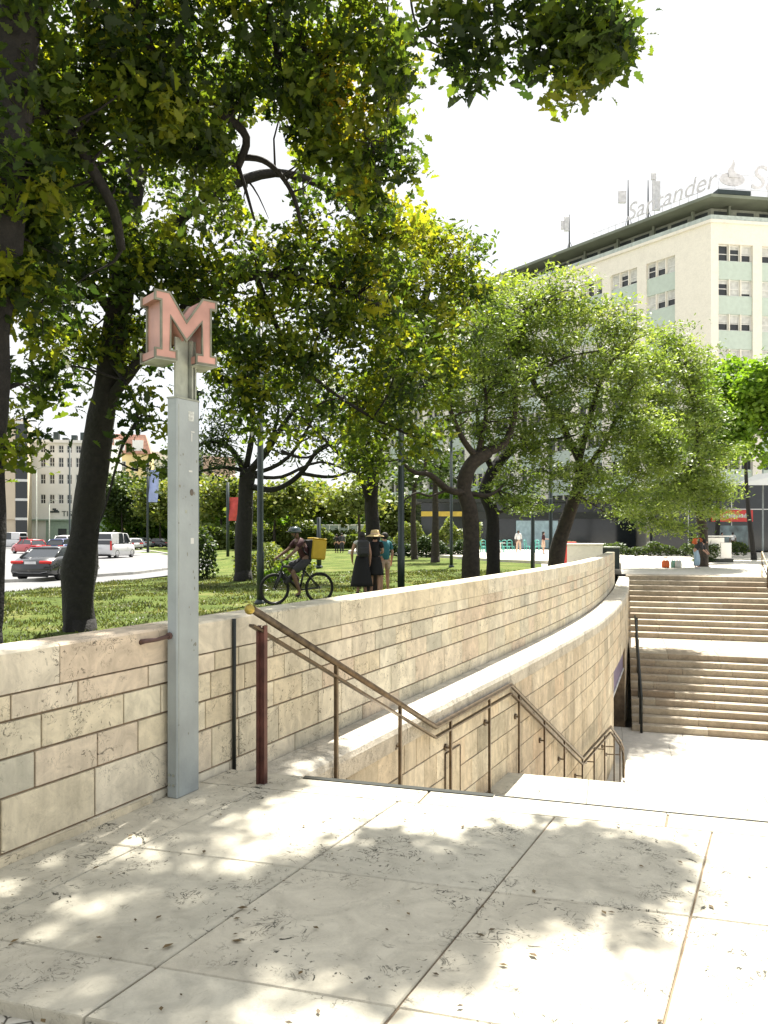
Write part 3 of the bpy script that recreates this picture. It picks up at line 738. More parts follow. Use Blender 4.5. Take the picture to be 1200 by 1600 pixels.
def tree(name, label, cat, base, trunk, limbs, blobs, leaf, lsize, dens, per, spread, bark='bark', lmat='oakleaf', group=None,
         tint=(.45,.2), twig=.012, upb=.5, droop=0., tintf=None, skipf=None, wob=.25, tn=10, limb_r=.10, tcap=1.0, flat=.75):
    """trunk/limbs = [(pts, r0, r1)]; blobs in world space; returns Empty > trunk, crown"""
    root = thing(name, label, cat, tuple(base), 0, group)
    rr = random.Random(hash(label) % 1000 if False else int(abs(base[0]*97+base[1]*31)))
    mb = MB(); net = []
    def addlimb(pts, r0, r1, n=8):
        pts = [Vector(p) for p in pts]
        # resample smooth (Catmull-Rom)
        q = []
        for i in range(len(pts)-1):
            p0, p1, p2, p3 = pts[max(i-1,0)], pts[i], pts[i+1], pts[min(i+2,len(pts)-1)]
            for j in range(4):
                t = j/4; q.append(.5*((2*p1)+(-p0+p2)*t+(2*p0-5*p1+4*p2-p3)*t*t+(-p0+3*p1-3*p2+p3)*t**3))
        q.append(pts[-1]); m_ = len(q)
        rad = [r0+(r1-r0)*(i/(m_-1))**.8 for i in range(m_)]
        mb.tube(q, rad, n, wob=wob); 
        for p, r in zip(q, rad): net.append((p, r))
    for i, (pts, r0, r1) in enumerate(trunk):
        addlimb(pts, r0, r1, tn)
    # root flare
    p0, r0 = Vector(trunk[0][0][0]), trunk[0][1]
    mb.tube([p0-Vector((0,0,.25)), p0+Vector((0,0,.05)), p0+Vector((0,0,.35))], [r0*1.2, r0*1.08, r0*.93], tn, wob=0)
    for pts, r0, r1 in limbs: addlimb(pts, r0, r1, 7)
    # limbs toward each blob centre
    for b_ in blobs:
        c = Vector(b_[0]); best = min(net, key=lambda q: (q[0]-c).length*(1.0 if q[0].z < c.z+.3 else 1.5))
        if (best[0]-c).length > .5*min(b_[1:4]): addlimb(bend(best[0], c, 4, .16, 0, rr), min(best[1]*.65, limb_r), .018, 6)
    cl = blobpts(blobs, dens)
    if skipf is not None: cl = np.array([c for c in cl if not skipf(c)])
    npos = np.array([p for p, r in net]); nr = np.array([r for p, r in net])
    twn = len(cl)
    for c in cl:
        d = np.linalg.norm(npos-c[None,:],axis=1); i = int(d.argmin())
        if d[i] < .1: continue
        pts = bend(npos[i], c, 4, .13, -.04, rr); r0 = min(nr[i]*.5, twig*2.2)
        mb.tube(pts, [r0, r0*.75, r0*.55, r0*.4, r0*.2], 4, caps=False)
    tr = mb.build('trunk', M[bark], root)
    # leaves
    n = len(cl)*per; idx = np.repeat(np.arange(len(cl)), per)
    off = rng.normal(size=(n,3))*spread*np.array([1,1,flat]); 
    cen = cl[idx]+off
    if skipf is not None:
        keep = np.array([not skipf(c) for c in cen]); cen = cen[keep]; idx = idx[keep]; n = len(cen)
    ctint = rng.normal(tint[0], tint[1], len(cl))
    tt = ctint[idx]+rng.normal(0,.12,n)
    tt = np.clip(tt, 0, min(tcap,.84))
    if tintf is not None: tt = tt + tintf(cen)
    tt = np.clip(tt, 0, tcap); sz = lsize*np.clip(rng.normal(1,.22,n),.5,1.6)
    leafmesh('crown', M[lmat], cen, sz, tt, leaf, root, upb, droop)
    return root
def B(px, py, Y, rx, ry, rY, wgt=1):
    """crown lump given by where it is seen: centre, pixel radii at that distance, depth radius in metres"""
    k = Y/FPX; return (tuple(P(px,py,Y)), rx*k, rY, ry*k, wgt)
def PP(*a): return [P(*q) for q in a]
def at0(px, Y): return ((px-600)/FPX*Y, Y)
# ================================================================ trees
# near oak (trunk at the left edge)
hole = [(410,262,42,75),(435,335,20,14),(390,215,22,20)]
def proj(c): return 600+c[0]/c[1]*FPX, HZ-(c[2]-EYE)/c[1]*FPX
def in_hole(c):
    if c[1] < .5: return False
    x, y = proj(c)
    for hx_, hy_, rx, ry in hole:
        if ((x-hx_)/rx)**2+((y-hy_)/ry)**2 < 1: return True
    return False
oakA_bl = [B(70,70,7.6,110,110,1.3), B(190,50,8,110,100,1.4), B(310,60,8.4,110,100,1.4), B(120,210,8,110,90,1.3), B(40,330,7.6,80,110,1.2,.8), B(250,170,8.6,90,80,1.2),
  B(420,60,8.6,90,110,1.3), B(520,90,8.6,80,110,1.3), B(590,30,8.2,45,60,1.0), B(600,180,9,45,60,1.0), B(310,240,9,60,90,1.2), B(500,210,9.2,80,90,1.2), B(585,270,9.2,70,60,1.0),
  B(60,480,7.8,70,90,1.1,.8), B(20,250,7,50,120,1.0), B(30,600,7.6,38,45,.7,.6), B(15,700,7.4,16,28,.4,.6),
  # overhead, above the frame: they shade the terrace
  ((-2.8,7.0,8.8),1.6,1.5,1.0,.7), ((-.8,7.3,8.5),1.3,1.2,.8,.6), ((.2,7.3,8.2),.9,.9,.6,.8), ((1.05,7.7,8.3),.6,.7,.5,.8), ((1.3,7.25,7.5),.5,.4,.35,1.3), ((.9,7.1,7.5),.6,.5,.35,1.3), ((.3,6.9,7.7),.7,.5,.4,1.0), ((-2.0,7.4,8.2),1.1,1.1,.8,.5), ((-2.2,5.6,6.6),.8,.7,.5,.6),
  # the branch that hangs over the sky
  B(700,22,6.9,38,34,.5), B(745,108,6.9,42,24,.35,1.3), B(712,80,6.9,18,22,.3), B(770,20,6.8,55,30,.5), B(860,35,6.8,55,50,.6,1.2), B(925,55,6.8,50,55,.6,1.9), B(950,98,6.8,34,40,.45,1.9), B(960,30,6.8,26,34,.5), B(905,110,6.8,22,30,.35,1.2),
  B(850,-40,6.9,100,30,.5,.7)]
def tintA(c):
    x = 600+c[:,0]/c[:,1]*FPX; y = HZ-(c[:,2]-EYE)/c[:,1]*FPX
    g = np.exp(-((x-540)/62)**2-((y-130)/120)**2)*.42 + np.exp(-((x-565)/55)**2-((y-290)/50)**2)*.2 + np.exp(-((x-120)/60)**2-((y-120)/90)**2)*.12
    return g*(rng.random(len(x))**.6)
tree('oak_tree', 'big near oak at the left edge with boughs over the terrace', 'tree', (-4.35,7.6,0),
     [(PP((-31,1010,7.6),(-27,900,7.6),(-25,760,7.6),(-24,640,7.5),(-22,520,7.4),(-6,400,7.3),(6,260,7.2),(18,120,7.2),(30,0,7.2),(40,-120,7.2)), .20, .22)],
     [(PP((15,200,7.2),(60,175,7.6),(110,215,8),(150,275,8.2),(178,330,8.4),(190,390,8.6)), .085, .05),
      (PP((30,20,7.2),(120,-60,7.4),(330,-90,7.6),(560,-110,7.4),(760,-80,7.0),(900,-40,6.8)), .13, .045),
      (PP((330,-90,7.6),(400,-10,8.2),(430,60,8.5),(440,120,8.8),(480,190,9.2)), .06, .03),
      (PP((200,-70,7.4),(215,20,8),(235,80,8.2),(260,120,8.5),(300,150,8.8),(350,180,9),(385,215,9.2),(372,260,9.3)), .08, .045),
      (PP((372,245,9.3),(410,250,9.3),(440,275,9.4),(460,310,9.5),(470,350,9.6)), .045, .022),
      (PP((372,260,9.3),(385,300,9.3),(398,345,9.4)), .03, .014),
      (PP((640,-30,7.2),(645,20,7.0),(660,55,6.9),(692,76,6.8)), .014, .006),
      (PP((606,-40,8.4),(606,50,8.4),(608,140,8.4),(602,240,8.4)), .012, .004)],
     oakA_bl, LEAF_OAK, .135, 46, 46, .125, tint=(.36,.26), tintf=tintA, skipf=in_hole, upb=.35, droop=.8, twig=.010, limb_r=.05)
# second oak, trunk standing on the grass
oakB_bl = [B(150,330,11,90,80,1.5), B(110,480,11.5,90,90,1.5), B(230,420,11.5,90,90,1.5), B(180,550,12,80,50,1.2), B(310,400,12,80,80,1.5), B(400,440,12.2,90,80,1.5), B(300,520,12,90,70,1.4), B(420,560,12.5,80,60,1.3,1.1), B(500,380,12.5,90,80,1.5),
  B(560,460,13,90,80,1.5), B(500,520,13,80,80,1.4), B(600,380,13,80,60,1.3), B(235,650,11,38,50,.7,.8), B(215,735,11,20,28,.5,.8), B(350,600,12.5,60,60,1.1,.9), B(410,640,12.5,45,50,1.0,.8), B(65,590,11,60,50,1.0,.8), B(40,655,10.6,36,40,.6,.8),
  B(20,400,11,70,100,1.4), B(550,620,14,55,70,1.2,.9), B(620,560,14,70,80,1.3,.9), B(640,680,14,55,40,1.0,.8), B(480,640,13.5,45,45,1.0,.7), B(330,300,11.5,70,50,1.2,.8), B(570,330,12.5,80,40,1.2,.9), (tuple(P(300,200,13)),3.0,2.0,1.6,.8),
  B(640,150,15,20,20,1.5,.2)]
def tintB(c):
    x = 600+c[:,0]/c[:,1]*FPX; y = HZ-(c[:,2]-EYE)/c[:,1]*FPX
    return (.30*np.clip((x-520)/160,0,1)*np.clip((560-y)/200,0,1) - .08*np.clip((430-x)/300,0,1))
hole += [(440,330,22,16),(165,600,22,45),(90,630,26,40),(310,620,22,34)]
tree('oak_tree', 'oak with a thick knobbly dark trunk leaning right, left of the grey pole', 'tree', (-5.07,12.8,0),
     [(PP((125,1000,12.8),(122,930,12.8),(128,860,12.8),(138,800,12.8),(146,740,12.7),(155,670,12.6),(168,600,12.4),(182,520,12.2),(190,440,12),(200,340,11.8),(215,240,11.8),(235,150,12)), .27, .17)],
     [(PP((190,440,12),(260,360,12),(340,300,12),(430,270,12.3),(520,300,12.6),(590,370,13)), .12, .05),
      (PP((160,640,12.5),(220,560,12),(300,470,12),(400,430,12.2),(500,440,12.8),(600,480,13.5)), .10, .04),
      (PP((185,500,12),(120,420,11.5),(60,400,11)), .10, .04),
      (PP((170,560,12.2),(215,640,11.4),(190,700,11),(165,790,11.0),(150,830,11.0)), .035, .010),
      (PP((400,430,12.2),(460,560,13),(560,640,14),(640,680,14)), .05, .02)],
     oakB_bl, LEAF_OAK, .14, 28, 42, .17, tint=(.46,.27), tintf=tintB, tcap=.88, skipf=in_hole, upb=.35, droop=.8, twig=.012, limb_r=.07, tn=14, wob=.3)
# knob of the trunk is modelled into a small burl
mb = MB(); k_ = P(116,752,12.72)
# mid oak, brighter, in front of the central tree
oakC = [B(660,370,17,60,40,1.4), B(700,400,17,60,45,1.4), B(725,450,17.5,50,45,1.3), B(640,450,16.5,60,60,1.4), B(680,520,17,70,70,1.5), B(620,540,16.5,60,70,1.4), B(590,440,16.5,60,60,1.3,.8), B(650,610,17,60,50,1.3,.9), B(580,620,17,50,60,1.2,.8), B(570,700,17.5,40,55,.9,.9)]
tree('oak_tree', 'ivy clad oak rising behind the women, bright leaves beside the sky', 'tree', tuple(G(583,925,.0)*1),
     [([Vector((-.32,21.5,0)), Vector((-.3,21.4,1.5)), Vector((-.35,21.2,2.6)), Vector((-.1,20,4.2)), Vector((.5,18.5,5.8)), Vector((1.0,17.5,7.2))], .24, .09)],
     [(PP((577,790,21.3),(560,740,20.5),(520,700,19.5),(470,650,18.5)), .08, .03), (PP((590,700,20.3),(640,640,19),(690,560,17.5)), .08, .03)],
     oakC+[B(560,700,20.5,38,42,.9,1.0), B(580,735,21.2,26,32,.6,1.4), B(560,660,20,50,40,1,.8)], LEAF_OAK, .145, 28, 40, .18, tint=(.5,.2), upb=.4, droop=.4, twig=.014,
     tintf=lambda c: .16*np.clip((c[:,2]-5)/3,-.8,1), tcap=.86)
# tree behind the rider
tree('gnarled_tree', 'gnarled dark tree with a straight trunk just left of the tall lamp post', 'tree', (-4.95,27,0),
     [([Vector((-4.95,27,0)), Vector((-4.93,27,1.5)), Vector((-4.85,27,3.0)), Vector((-4.8,27,3.9))], .31, .26)],
     [(PP((385,740,27),(360,700,27),(330,690,26.6),(300,700,26)), .15, .04), (PP((388,740,27),(420,700,26.5),(445,660,26.2),(480,620,26)), .16, .06),
      (PP((392,760,27),(430,765,26.6),(470,740,26.4),(500,700,26),(540,690,25.6)), .13, .05), (PP((385,730,27),(395,660,27),(380,590,27.4)), .13, .05),
      (PP((470,740,26.4),(520,745,26),(570,728,25.8),(640,715,25.5)), .07, .03), (PP((445,660,26.2),(470,690,26.2),(510,660,26)), .06, .02), (PP((400,740,26.8),(450,715,26),(490,650,25.6),(500,600,25.6)), .09, .03), (PP((440,705,26),(480,715,25.8),(530,690,25.4),(590,700,25)), .06, .02), (PP((400,745,26.8),(440,745,26),(500,722,25.6),(560,740,25.2),(600,730,25)), .08, .02), (PP((380,735,27),(350,730,27),(318,735,26.8),(290,745,26.6)), .09, .03), (PP((420,700,26.5),(435,640,26.3),(420,590,26.3)), .08, .03)],
     [B(330,660,26.5,40,40,1.6), B(380,600,27,60,50,2), B(460,600,27,60,45,2,.8), B(520,600,27,60,45,2,.8), B(350,715,26.5,30,25,1.0,1.1), B(300,690,26,35,30,1.2,.6), B(430,540,28,70,45,2,.7), B(385,560,27,50,50,2), B(520,680,26.4,60,40,1.4,.7), B(440,690,26.4,50,34,1.4,.5), B(590,680,25.4,50,40,1.4,.7), B(480,650,26,50,34,1.4,.8), B(330,740,26.6,30,26,1,.6), B(540,730,25.6,50,16,1.2,.35)],
     LEAF_LAN, .17, 15, 55, .30, lmat='darkleaf', tint=(.55,.28), twig=.03)
# central group of small leaved spreading trees over the steps
ctr = [B(800,500,25,60,50,2.0), B(870,465,25.5,62,40,2.2), B(790,455,25.5,40,26,1.6,.9), B(920,500,25.5,60,42,2.0), B(975,530,25.5,40,36,1.6), B(850,560,25,70,60,2.2,.8), B(930,590,25,65,60,2.2,.8), B(985,610,25,34,50,1.4,.9),
       B(985,690,25,36,60,1.4,.8), B(930,670,25,60,50,2,.7), B(860,650,24.5,60,60,2,.6), B(970,770,25.4,46,46,1.4,.8), B(1018,680,26,34,50,.9,1.9), B(1042,725,26,24,30,.8,1.6), B(1000,740,25.6,30,40,.9,.9), B(910,750,25,50,40,1.6,.7), B(850,735,24.5,50,40,1.4,.6)]
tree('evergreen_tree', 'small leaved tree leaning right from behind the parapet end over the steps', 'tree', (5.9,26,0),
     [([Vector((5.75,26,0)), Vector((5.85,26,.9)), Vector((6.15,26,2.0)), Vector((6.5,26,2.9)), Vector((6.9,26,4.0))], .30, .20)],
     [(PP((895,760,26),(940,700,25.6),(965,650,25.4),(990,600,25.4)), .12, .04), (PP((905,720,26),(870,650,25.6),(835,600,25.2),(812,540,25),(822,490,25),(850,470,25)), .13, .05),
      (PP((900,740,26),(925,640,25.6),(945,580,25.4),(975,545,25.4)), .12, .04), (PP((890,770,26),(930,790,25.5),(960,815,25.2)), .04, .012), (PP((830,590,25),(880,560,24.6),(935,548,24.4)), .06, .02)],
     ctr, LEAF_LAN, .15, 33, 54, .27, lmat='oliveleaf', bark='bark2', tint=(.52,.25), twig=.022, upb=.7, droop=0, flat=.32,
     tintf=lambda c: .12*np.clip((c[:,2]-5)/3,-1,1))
ctr2 = [B(1035,540,38,45,34,2.2), B(1070,575,38,45,45,2.4), B(1000,575,36,44,40,1.8), B(1020,610,37,50,55,2.2), B(1085,650,38,50,55,2.6), B(1030,690,37,55,60,2.4), B(1100,720,38,42,60,2.4), B(1060,770,37.5,65,50,2.4), B(1010,790,36.5,50,40,2.0), B(1108,785,38,32,34,1.8), B(1050,825,36.5,46,18,1.4,.8)]
tree('evergreen_tree', 'broad pale green tree on the square beyond the steps, foliage down to the bags', 'tree', (*at0(1098,39),.1),
     [([Vector((*at0(1098,39),.1)), Vector((*at0(1099,39),1.5)), Vector((*at0(1090,39),3.0)), Vector((*at0(1075,38.5),4.6))], .26, .17)],
     [(PP((1075,740,38.5),(1040,690,38),(1020,630,37.5),(1040,570,38)), .13, .05), (PP((1078,730,38.5),(1090,680,38.4),(1080,620,38),(1060,560,38)), .12, .05), (PP((1085,760,38.6),(1040,760,37.6),(1000,770,37)), .09, .03)],
     ctr2, LEAF_LAN, .19, 18, 66, .40, lmat='oliveleaf', bark='bark2', tint=(.6,.25), twig=.03, upb=.7, droop=0, flat=.32)
ct2 = [B(750,520,22.5,55,60,1.6), B(720,590,22,50,50,1.5), B(790,600,23,50,60,1.6), B(760,660,22.5,50,40,1.4,.8), B(700,650,22,40,40,1.3,.7), B(820,690,23.5,45,45,1.4,.9), B(800,760,23.2,40,40,1.2,.9), B(770,480,23,35,35,1.2,.8), B(690,560,21.5,50,60,1.3,.7),B(660,690,22,40,26,1.2,.45)]
tree('evergreen_tree', 'gnarled tree with the thick bent furrowed trunk nearest the parapet, left of its twin', 'tree', (2.52,22.4,0),
     [(PP((735,925,22.4),(736,860,22.4),(734,800,22.4),(724,765,22.4),(735,728,22.4),(762,706,22.6)), .27, .20)],
     [(PP((762,706,22.6),(790,690,22.8),(805,640,23),(800,580,23.2),(790,520,23.2)), .14, .05), (PP((728,770,22.4),(700,765,22),(672,742,21.6),(648,738,21.4),(625,720,21.2)), .13, .05),
      (PP((745,715,22.5),(720,680,22),(700,620,21.8),(720,560,22)), .11, .04), (PP((700,765,22),(672,775,21.8),(650,770,21.6),(628,785,21.4)), .05, .02), (PP((745,715,22.5),(760,640,22.6),(750,560,22.6)), .10, .03)],
     ct2, LEAF_LAN, .15, 33, 50, .26, lmat='oliveleaf', bark='bark2', tint=(.5,.25), twig=.02, upb=.7, flat=.32)
ct3 = [B(800,560,25.5,55,50,1.6,.7), B(760,600,25,50,50,1.4,.6), B(830,790,25.5,34,30,1.1,.8), B(780,740,25.5,34,30,1.2,.5)]
tree('evergreen_tree', 'black trunked tree with a curved stem, just right of the furrowed trunk', 'tree', (3.7,24.5,0),
     [(PP((771,920,24.5),(770,860,24.5),(768,800,24.5),(758,768,24.5),(770,735,24.8),(800,700,25.2)), .24, .17)],
     [(PP((770,735,24.8),(750,690,24.6),(745,640,24.6)), .12, .05), (PP((800,700,25.2),(850,690,25.3),(900,680,25.4)), .09, .03)],
     ct3, LEAF_LAN, .15, 30, 50, .26, lmat='oliveleaf', tint=(.42,.24), twig=.02, upb=.7, flat=.32)
# lawn trees further back
def small_tree(name, label, px, Y, w_m, top, rx, ry, mat, tint, group=None, cy=None, dens=5, per=40, lsz=.28, z0=0, lean=0, bark='bark2', rY=None, spread=.4):
    b_ = Vector(((px-600)/FPX*Y, Y, z0)); H_ = top
    k = Y/FPX; c = P(px+lean, cy, Y); r_ = rx*k; h_ = ry*k
    bl = []
    rr = random.Random(int(px*3+Y))
    for i in range(6):
        a = i*1.05+rr.random(); bl.append((tuple(c+Vector((math.cos(a)*r_*.55, math.sin(a)*(rY or r_)*.5, rr.uniform(-.45,.45)*h_))), r_*.5, r_*.5, h_*.5))
    bl.append((tuple(c), r_*.6, r_*.6, h_*.7))
    tp = c - Vector((0,0,h_*.5))
    return tree(name, label, 'tree', tuple(b_), [([b_, b_.lerp(tp,.5)+Vector((rr.uniform(-.15,.15),0,0)), tp, c], w_m, w_m*.35)], [], bl, LEAF_BIG, lsz, dens, per, spread, bark=bark, lmat=mat, tint=tint, group=group, twig=.03, wob=.2)
small_tree('staked_tree', 'young tree with a pale stake beside its brown trunk on the green lawn', 680, 40, .24, 7, 60, 40, 'darkleaf', (.55,.2), cy=725, lsz=.22, z0=.1)
small_tree('lawn_tree', 'slim tree with a trunk just left of the staked tree', 648, 46, .22, 7, 55, 40, 'darkleaf', (.6,.2), cy=730, lsz=.24)
small_tree('plane_tree', 'bright green leafy tree on the square at the right edge', 1178, 49, .17, 9, 100, 100, 'brightleaf', (.6,.25), cy=640, lean=-14, lsz=.30, z0=.1, bark='bark', dens=7, per=70, rY=3.0)
small_tree('plane_tree', 'bright green crown rising behind the red fronted shop tree', 1120, 58, .2, 9, 50, 50, 'brightleaf', (.6,.25), cy=610, lsz=.30, z0=.1, bark='bark', dens=6, per=50, rY=2.6)
bk = [(190,120,'dark rounded tree behind the white van','darkleaf',.7,60,55,775),(250,112,'light green tree behind the flag pole','yellowleaf',.3,45,45,790),(300,105,'pale yellow green tree between the grey pole and the gnarled tree','yellowleaf',.5,40,40,775),
      (345,92,'yellow green tree behind the red banner','yellowleaf',.4,50,40,775),(430,84,'light feathery tree behind the cyclist helmet','yellowleaf',.35,65,42,785),(500,92,'yellow green tree between the cyclist and the women','yellowleaf',.45,60,42,785),
      (560,80,'pale green tree behind the women','yellowleaf',.3,45,34,785),(620,88,'light green tree seen through the lamp post gap','yellowleaf',.3,50,34,792),(690,95,'rounded green tree behind the staked tree','brightleaf',.6,48,34,795),(745,90,'green tree behind the furrowed trunk','brightleaf',.4,45,30,790),(300,140,'tall dark tree far behind the grey pole','darkleaf',.6,60,60,745),
      (60,125,'dark low tree in front of the white building','darkleaf',.6,1,1,0)]
for i, (px, Y, lab, mt, ti, rx, ry, cy) in enumerate(bk[:-1]):
    small_tree('park_tree', lab, px, Y, .2, 7, rx, ry, mt, (ti,.2), group='trees beyond the lawn', cy=cy, dens=4.2, per=34, lsz=.46, z0=-.1, spread=.6, bark='bark2')
# shrubs and hedges
def shrub(name, label, x, y, rx, ry, h, mat, tint, n, lsz=.16, z0=0, group=None):
    o = thing(name, label, 'hedge' if 'hedge' in name else 'shrub', (x,y,z0), 0, group); mb = MB(); rr = random.Random(int(x*10+y))
    for k in range(9): mb.tube(bend((x+rr.uniform(-.4,.4)*rx,y,z0-.05),(x+rr.uniform(-.9,.9)*rx,y+rr.uniform(-.8,.8)*ry,z0+h*rr.uniform(.5,.95)),3,.1,0,rr),[.03,.02,.014,.006],5)
    mb.build('stem', M['bark2'], o)
    c = np.stack([x+rx*rng.uniform(-1,1,n), y+ry*rng.uniform(-1,1,n), z0+h*rng.random(n)**.7],1)
    top = h*(.8+.25*np.sin(c[:,0]*2.1+y)+.1*np.sin(c[:,0]*5.3)); c[:,2] = z0+(c[:,2]-z0)/h*top
    leafmesh('foliage', M[mat], c, lsz*np.clip(rng.normal(1,.25,n),.5,1.5), np.clip(rng.normal(tint,.22,n),0,1), LEAF_BIG, o); return o
def wood(name, label, px0, px1, Y, h0, h1, n, mat, tint, lsz, z0=-.3):
    """far-off belt of foliage that reads as one mass"""
    x0, x1 = at0(px0,Y)[0], at0(px1,Y)[0]; c = np.stack([rng.uniform(x0,x1,n), Y+rng.uniform(-3,3,n), rng.random(n)],1)
    top = np.array([h0+(h1-h0)*(.5+.9*mnoise.noise(Vector((a*.16,b_*.12,Y)))+.3*mnoise.noise(Vector((a*.7,b_*.5,Y)))) for a, b_, _ in c]); c[:,2] = z0+c[:,2]**.75*top
    cl2 = np.array([mnoise.noise(Vector((a*.5,b_*.5,z_*.6))) for a, b_, z_ in c])
    o = leafmesh(name, M[mat], c, lsz*np.clip(rng.normal(1,.25,n),.5,1.5), np.clip(tint+cl2*.5+rng.normal(0,.12,n),0,1), LEAF_BIG, None)
    struct(tag(o, label, 'woodland'), 'stuff')
wood('far_trees', 'mass of mid green foliage closing the far side of the lawn', 165, 700, 128, 5, 13, 26000, 'brightleaf', .35, .75)
wood('far_hedge', 'belt of pale yellow green bushes beyond the lawn', 300, 690, 88, 1.6, 4.6, 26000, 'yellowleaf', .2, .38, -.1)
wood('far_bushes', 'dark bushes at the foot of the far trees', 330, 640, 96, .8, 2.4, 9000, 'darkleaf', .5, .42, -.1)
shrub('shrub', 'loose light green shrub behind the cyclist, on the lawn', -4.2, 29.5, 1.5, .9, 1.15, 'yellowleaf', .35, 2600, .12)
shrub('shrub', 'dark leafy bush left of the gnarled trunk', -6.9, 29, .55, .5, 1.75, 'darkleaf', .6, 1300, .13, -.1)
shrub('shrub', 'bright low shrub between the gnarled trunk and the cyclist', -3.4, 25.5, .6, .5, .85, 'brightleaf', .6, 900, .11)
shrub('hedge', 'dark clipped hedge right of the women beyond the path', 2.6, 52, 3.2, .7, 1.3, 'darkleaf', .4, 5200, .16, .1)
shrub('hedge', 'light hedge left of the cafe tables', 4.2, 60, 3.4, .6, 2.4, 'yellowleaf', .3, 5200, .2, .2)
shrub('hedge', 'long low hedge behind the bags on the square', 19.5, 55, 6.5, .5, .9, 'darkleaf', .7, 5200, .16, .1)
shrub('shrub', 'small bright bush at the wall end beside the white block', 7.3, 29.5, .5, .35, .5, 'brightleaf', .7, 700, .09)
shrub('shrub', 'leafy potted bush hiding the left of the white kiosk', 17.6, 42.2, .7, .5, 1.5, 'darkleaf', .7, 1600, .12, .1)
# grass
def gpts(n, x0, x1, y0, y1, pw=1.6):
    y = y0+(y1-y0)*rng.random(n)**pw; x = x0+(x1-x0)*rng.random(n); ok = []
    for a, b_ in zip(x, y):
        if a < lb(b_)-.05 and a > -.62*b_-1.5 and pdist(a,b_) > .35: ok.append((a,b_,gz(a,b_)))
    return np.array(ok)
gp = gpts(150000, -14, 7.5, 5, 32); gk = np.array([mnoise.noise(Vector((a*.9,b_*.9,7)))+.5*mnoise.noise(Vector((a*3.1,b_*3.1,2))) for a, b_, _ in gp]); gp = gp[gk+rng.normal(0,.12,len(gk)) > -.12]; n = len(gp); gh = rng.uniform(.02,.07,n)*(1+.5*np.sin(gp[:,0]*1.7)*np.cos(gp[:,1]*1.3)); 
cl_ = np.array([mnoise.noise(Vector((a*.8,b_*.8,0))) for a, b_, _ in gp])
me = bpy.data.meshes.new('grass'); V = np.zeros((n,3,3)); ang = rng.random(n)*6.28; wd = .012+.006*rng.random(n)+gp[:,1]*.0006
dx = np.cos(ang)*wd; dy = np.sin(ang)*wd
V[:,0] = gp+np.stack([dx,dy,-.02+0*dx],1); V[:,1] = gp-np.stack([dx,dy,.02+0*dx],1); V[:,2] = gp+np.stack([rng.normal(0,.04,n),rng.normal(0,.04,n),gh],1)
me.vertices.add(n*3); me.loops.add(n*3); me.polygons.add(n); me.vertices.foreach_set('co', V.astype(np.float32).ravel()); me.loops.foreach_set('vertex_index', np.arange(n*3,dtype=np.int32)); me.polygons.foreach_set('loop_start', np.arange(0,n*3,3,dtype=np.int32)); me.update(calc_edges=True)
me.materials.append(M['grassblade']); a = me.attributes.new('tint','FLOAT','FACE'); a.data.foreach_set('value', np.clip(.45+cl_*.5+rng.normal(0,.2,n),0,1).astype(np.float32))
go = bpy.data.objects.new('grass', me); COL.objects.link(go); struct(tag(go,'short patchy lawn grass behind the parapet','grass'), 'stuff')
# dry leaves and specks on the terrace
n = 170; cc = np.stack([rng.uniform(-1.8,2.0,n), 2.4+2.2*rng.random(n), .006+.006*rng.random(n)],1); cc = cc[np.array([c[0] > xpar(c[1])+.06 and c[1]+.29*c[0] < 4.6 for c in cc])]
lf = leafmesh('fallen_leaves', leafmat('dry_leaf',[(0,(.05,.035,.02)),(1,(.16,.11,.05))],.1), cc, rng.uniform(.01,.05,len(cc))*rng.random(len(cc))**1.2+.006, rng.random(len(cc)), LEAF_DIA, None, upb=14)
struct(tag(lf,'dry leaf crumbs scattered over the terrace slabs','fallen leaves'), 'stuff')
# ================================================================ buildings
M['bcream'] = stone('building_limestone', [(.72,.69,.61),(.74,.71,.63),(.73,.70,.62)], pits=.04, stain=.08, vein=.05, bump=.1, pscale=2)
M['mint'] = simple('mint_panel', (.46,.54,.48), .5, var=.06)
M['roofgreen'] = simple('green_grey_roof_edge', (.15,.17,.13), .6, var=.2, scale=.5)
M['white'] = simple('white_paint', (.72,.72,.70), .5, var=.05)
M['beige'] = simple('beige_render', (.66,.56,.42), .8, var=.06, scale=.4)
M['whitewall'] = simple('white_render', (.78,.77,.74), .8, var=.06, scale=.4)
M['yellowwall'] = simple('yellow_render', (.72,.58,.30), .8, var=.1, scale=.4)
M['redroof'] = simple('red_tile_roof', (.46,.25,.18), .8, var=.2, scale=2)
M['shopgreen'] = simple('pale_green_shopfront', (.30,.40,.33), .6, var=.1)
M['darkglass'] = simple('dark_glass', (.02,.024,.026), .12, var=.1, spec=.6)
M['red'] = simple('red_paint', (.55,.035,.03), .45, var=.08)
class Face:
    """a facade plane: s along, z up, d outward"""
    def __init__(s, p0, p1):
        s.o = Vector(p0); d = Vector(p1)-s.o; s.L = d.length; s.t = d/s.L; s.n = Vector((s.t.y, -s.t.x))
        if s.n.dot(-s.o) < 0: s.n = -s.n
    def p(s, a, z, d=0): q = s.o+s.t*a+s.n*d; return Vector((q.x,q.y,z))
    def slab(s, mb, a0, a1, z0, z1, d0, d1, tint=.5):
        mb.hexa([s.p(a0,z0,d0),s.p(a1,z0,d0),s.p(a1,z0,d1),s.p(a0,z0,d1)],[s.p(a0,z1,d0),s.p(a1,z1,d0),s.p(a1,z1,d1),s.p(a0,z1,d1)], tint)
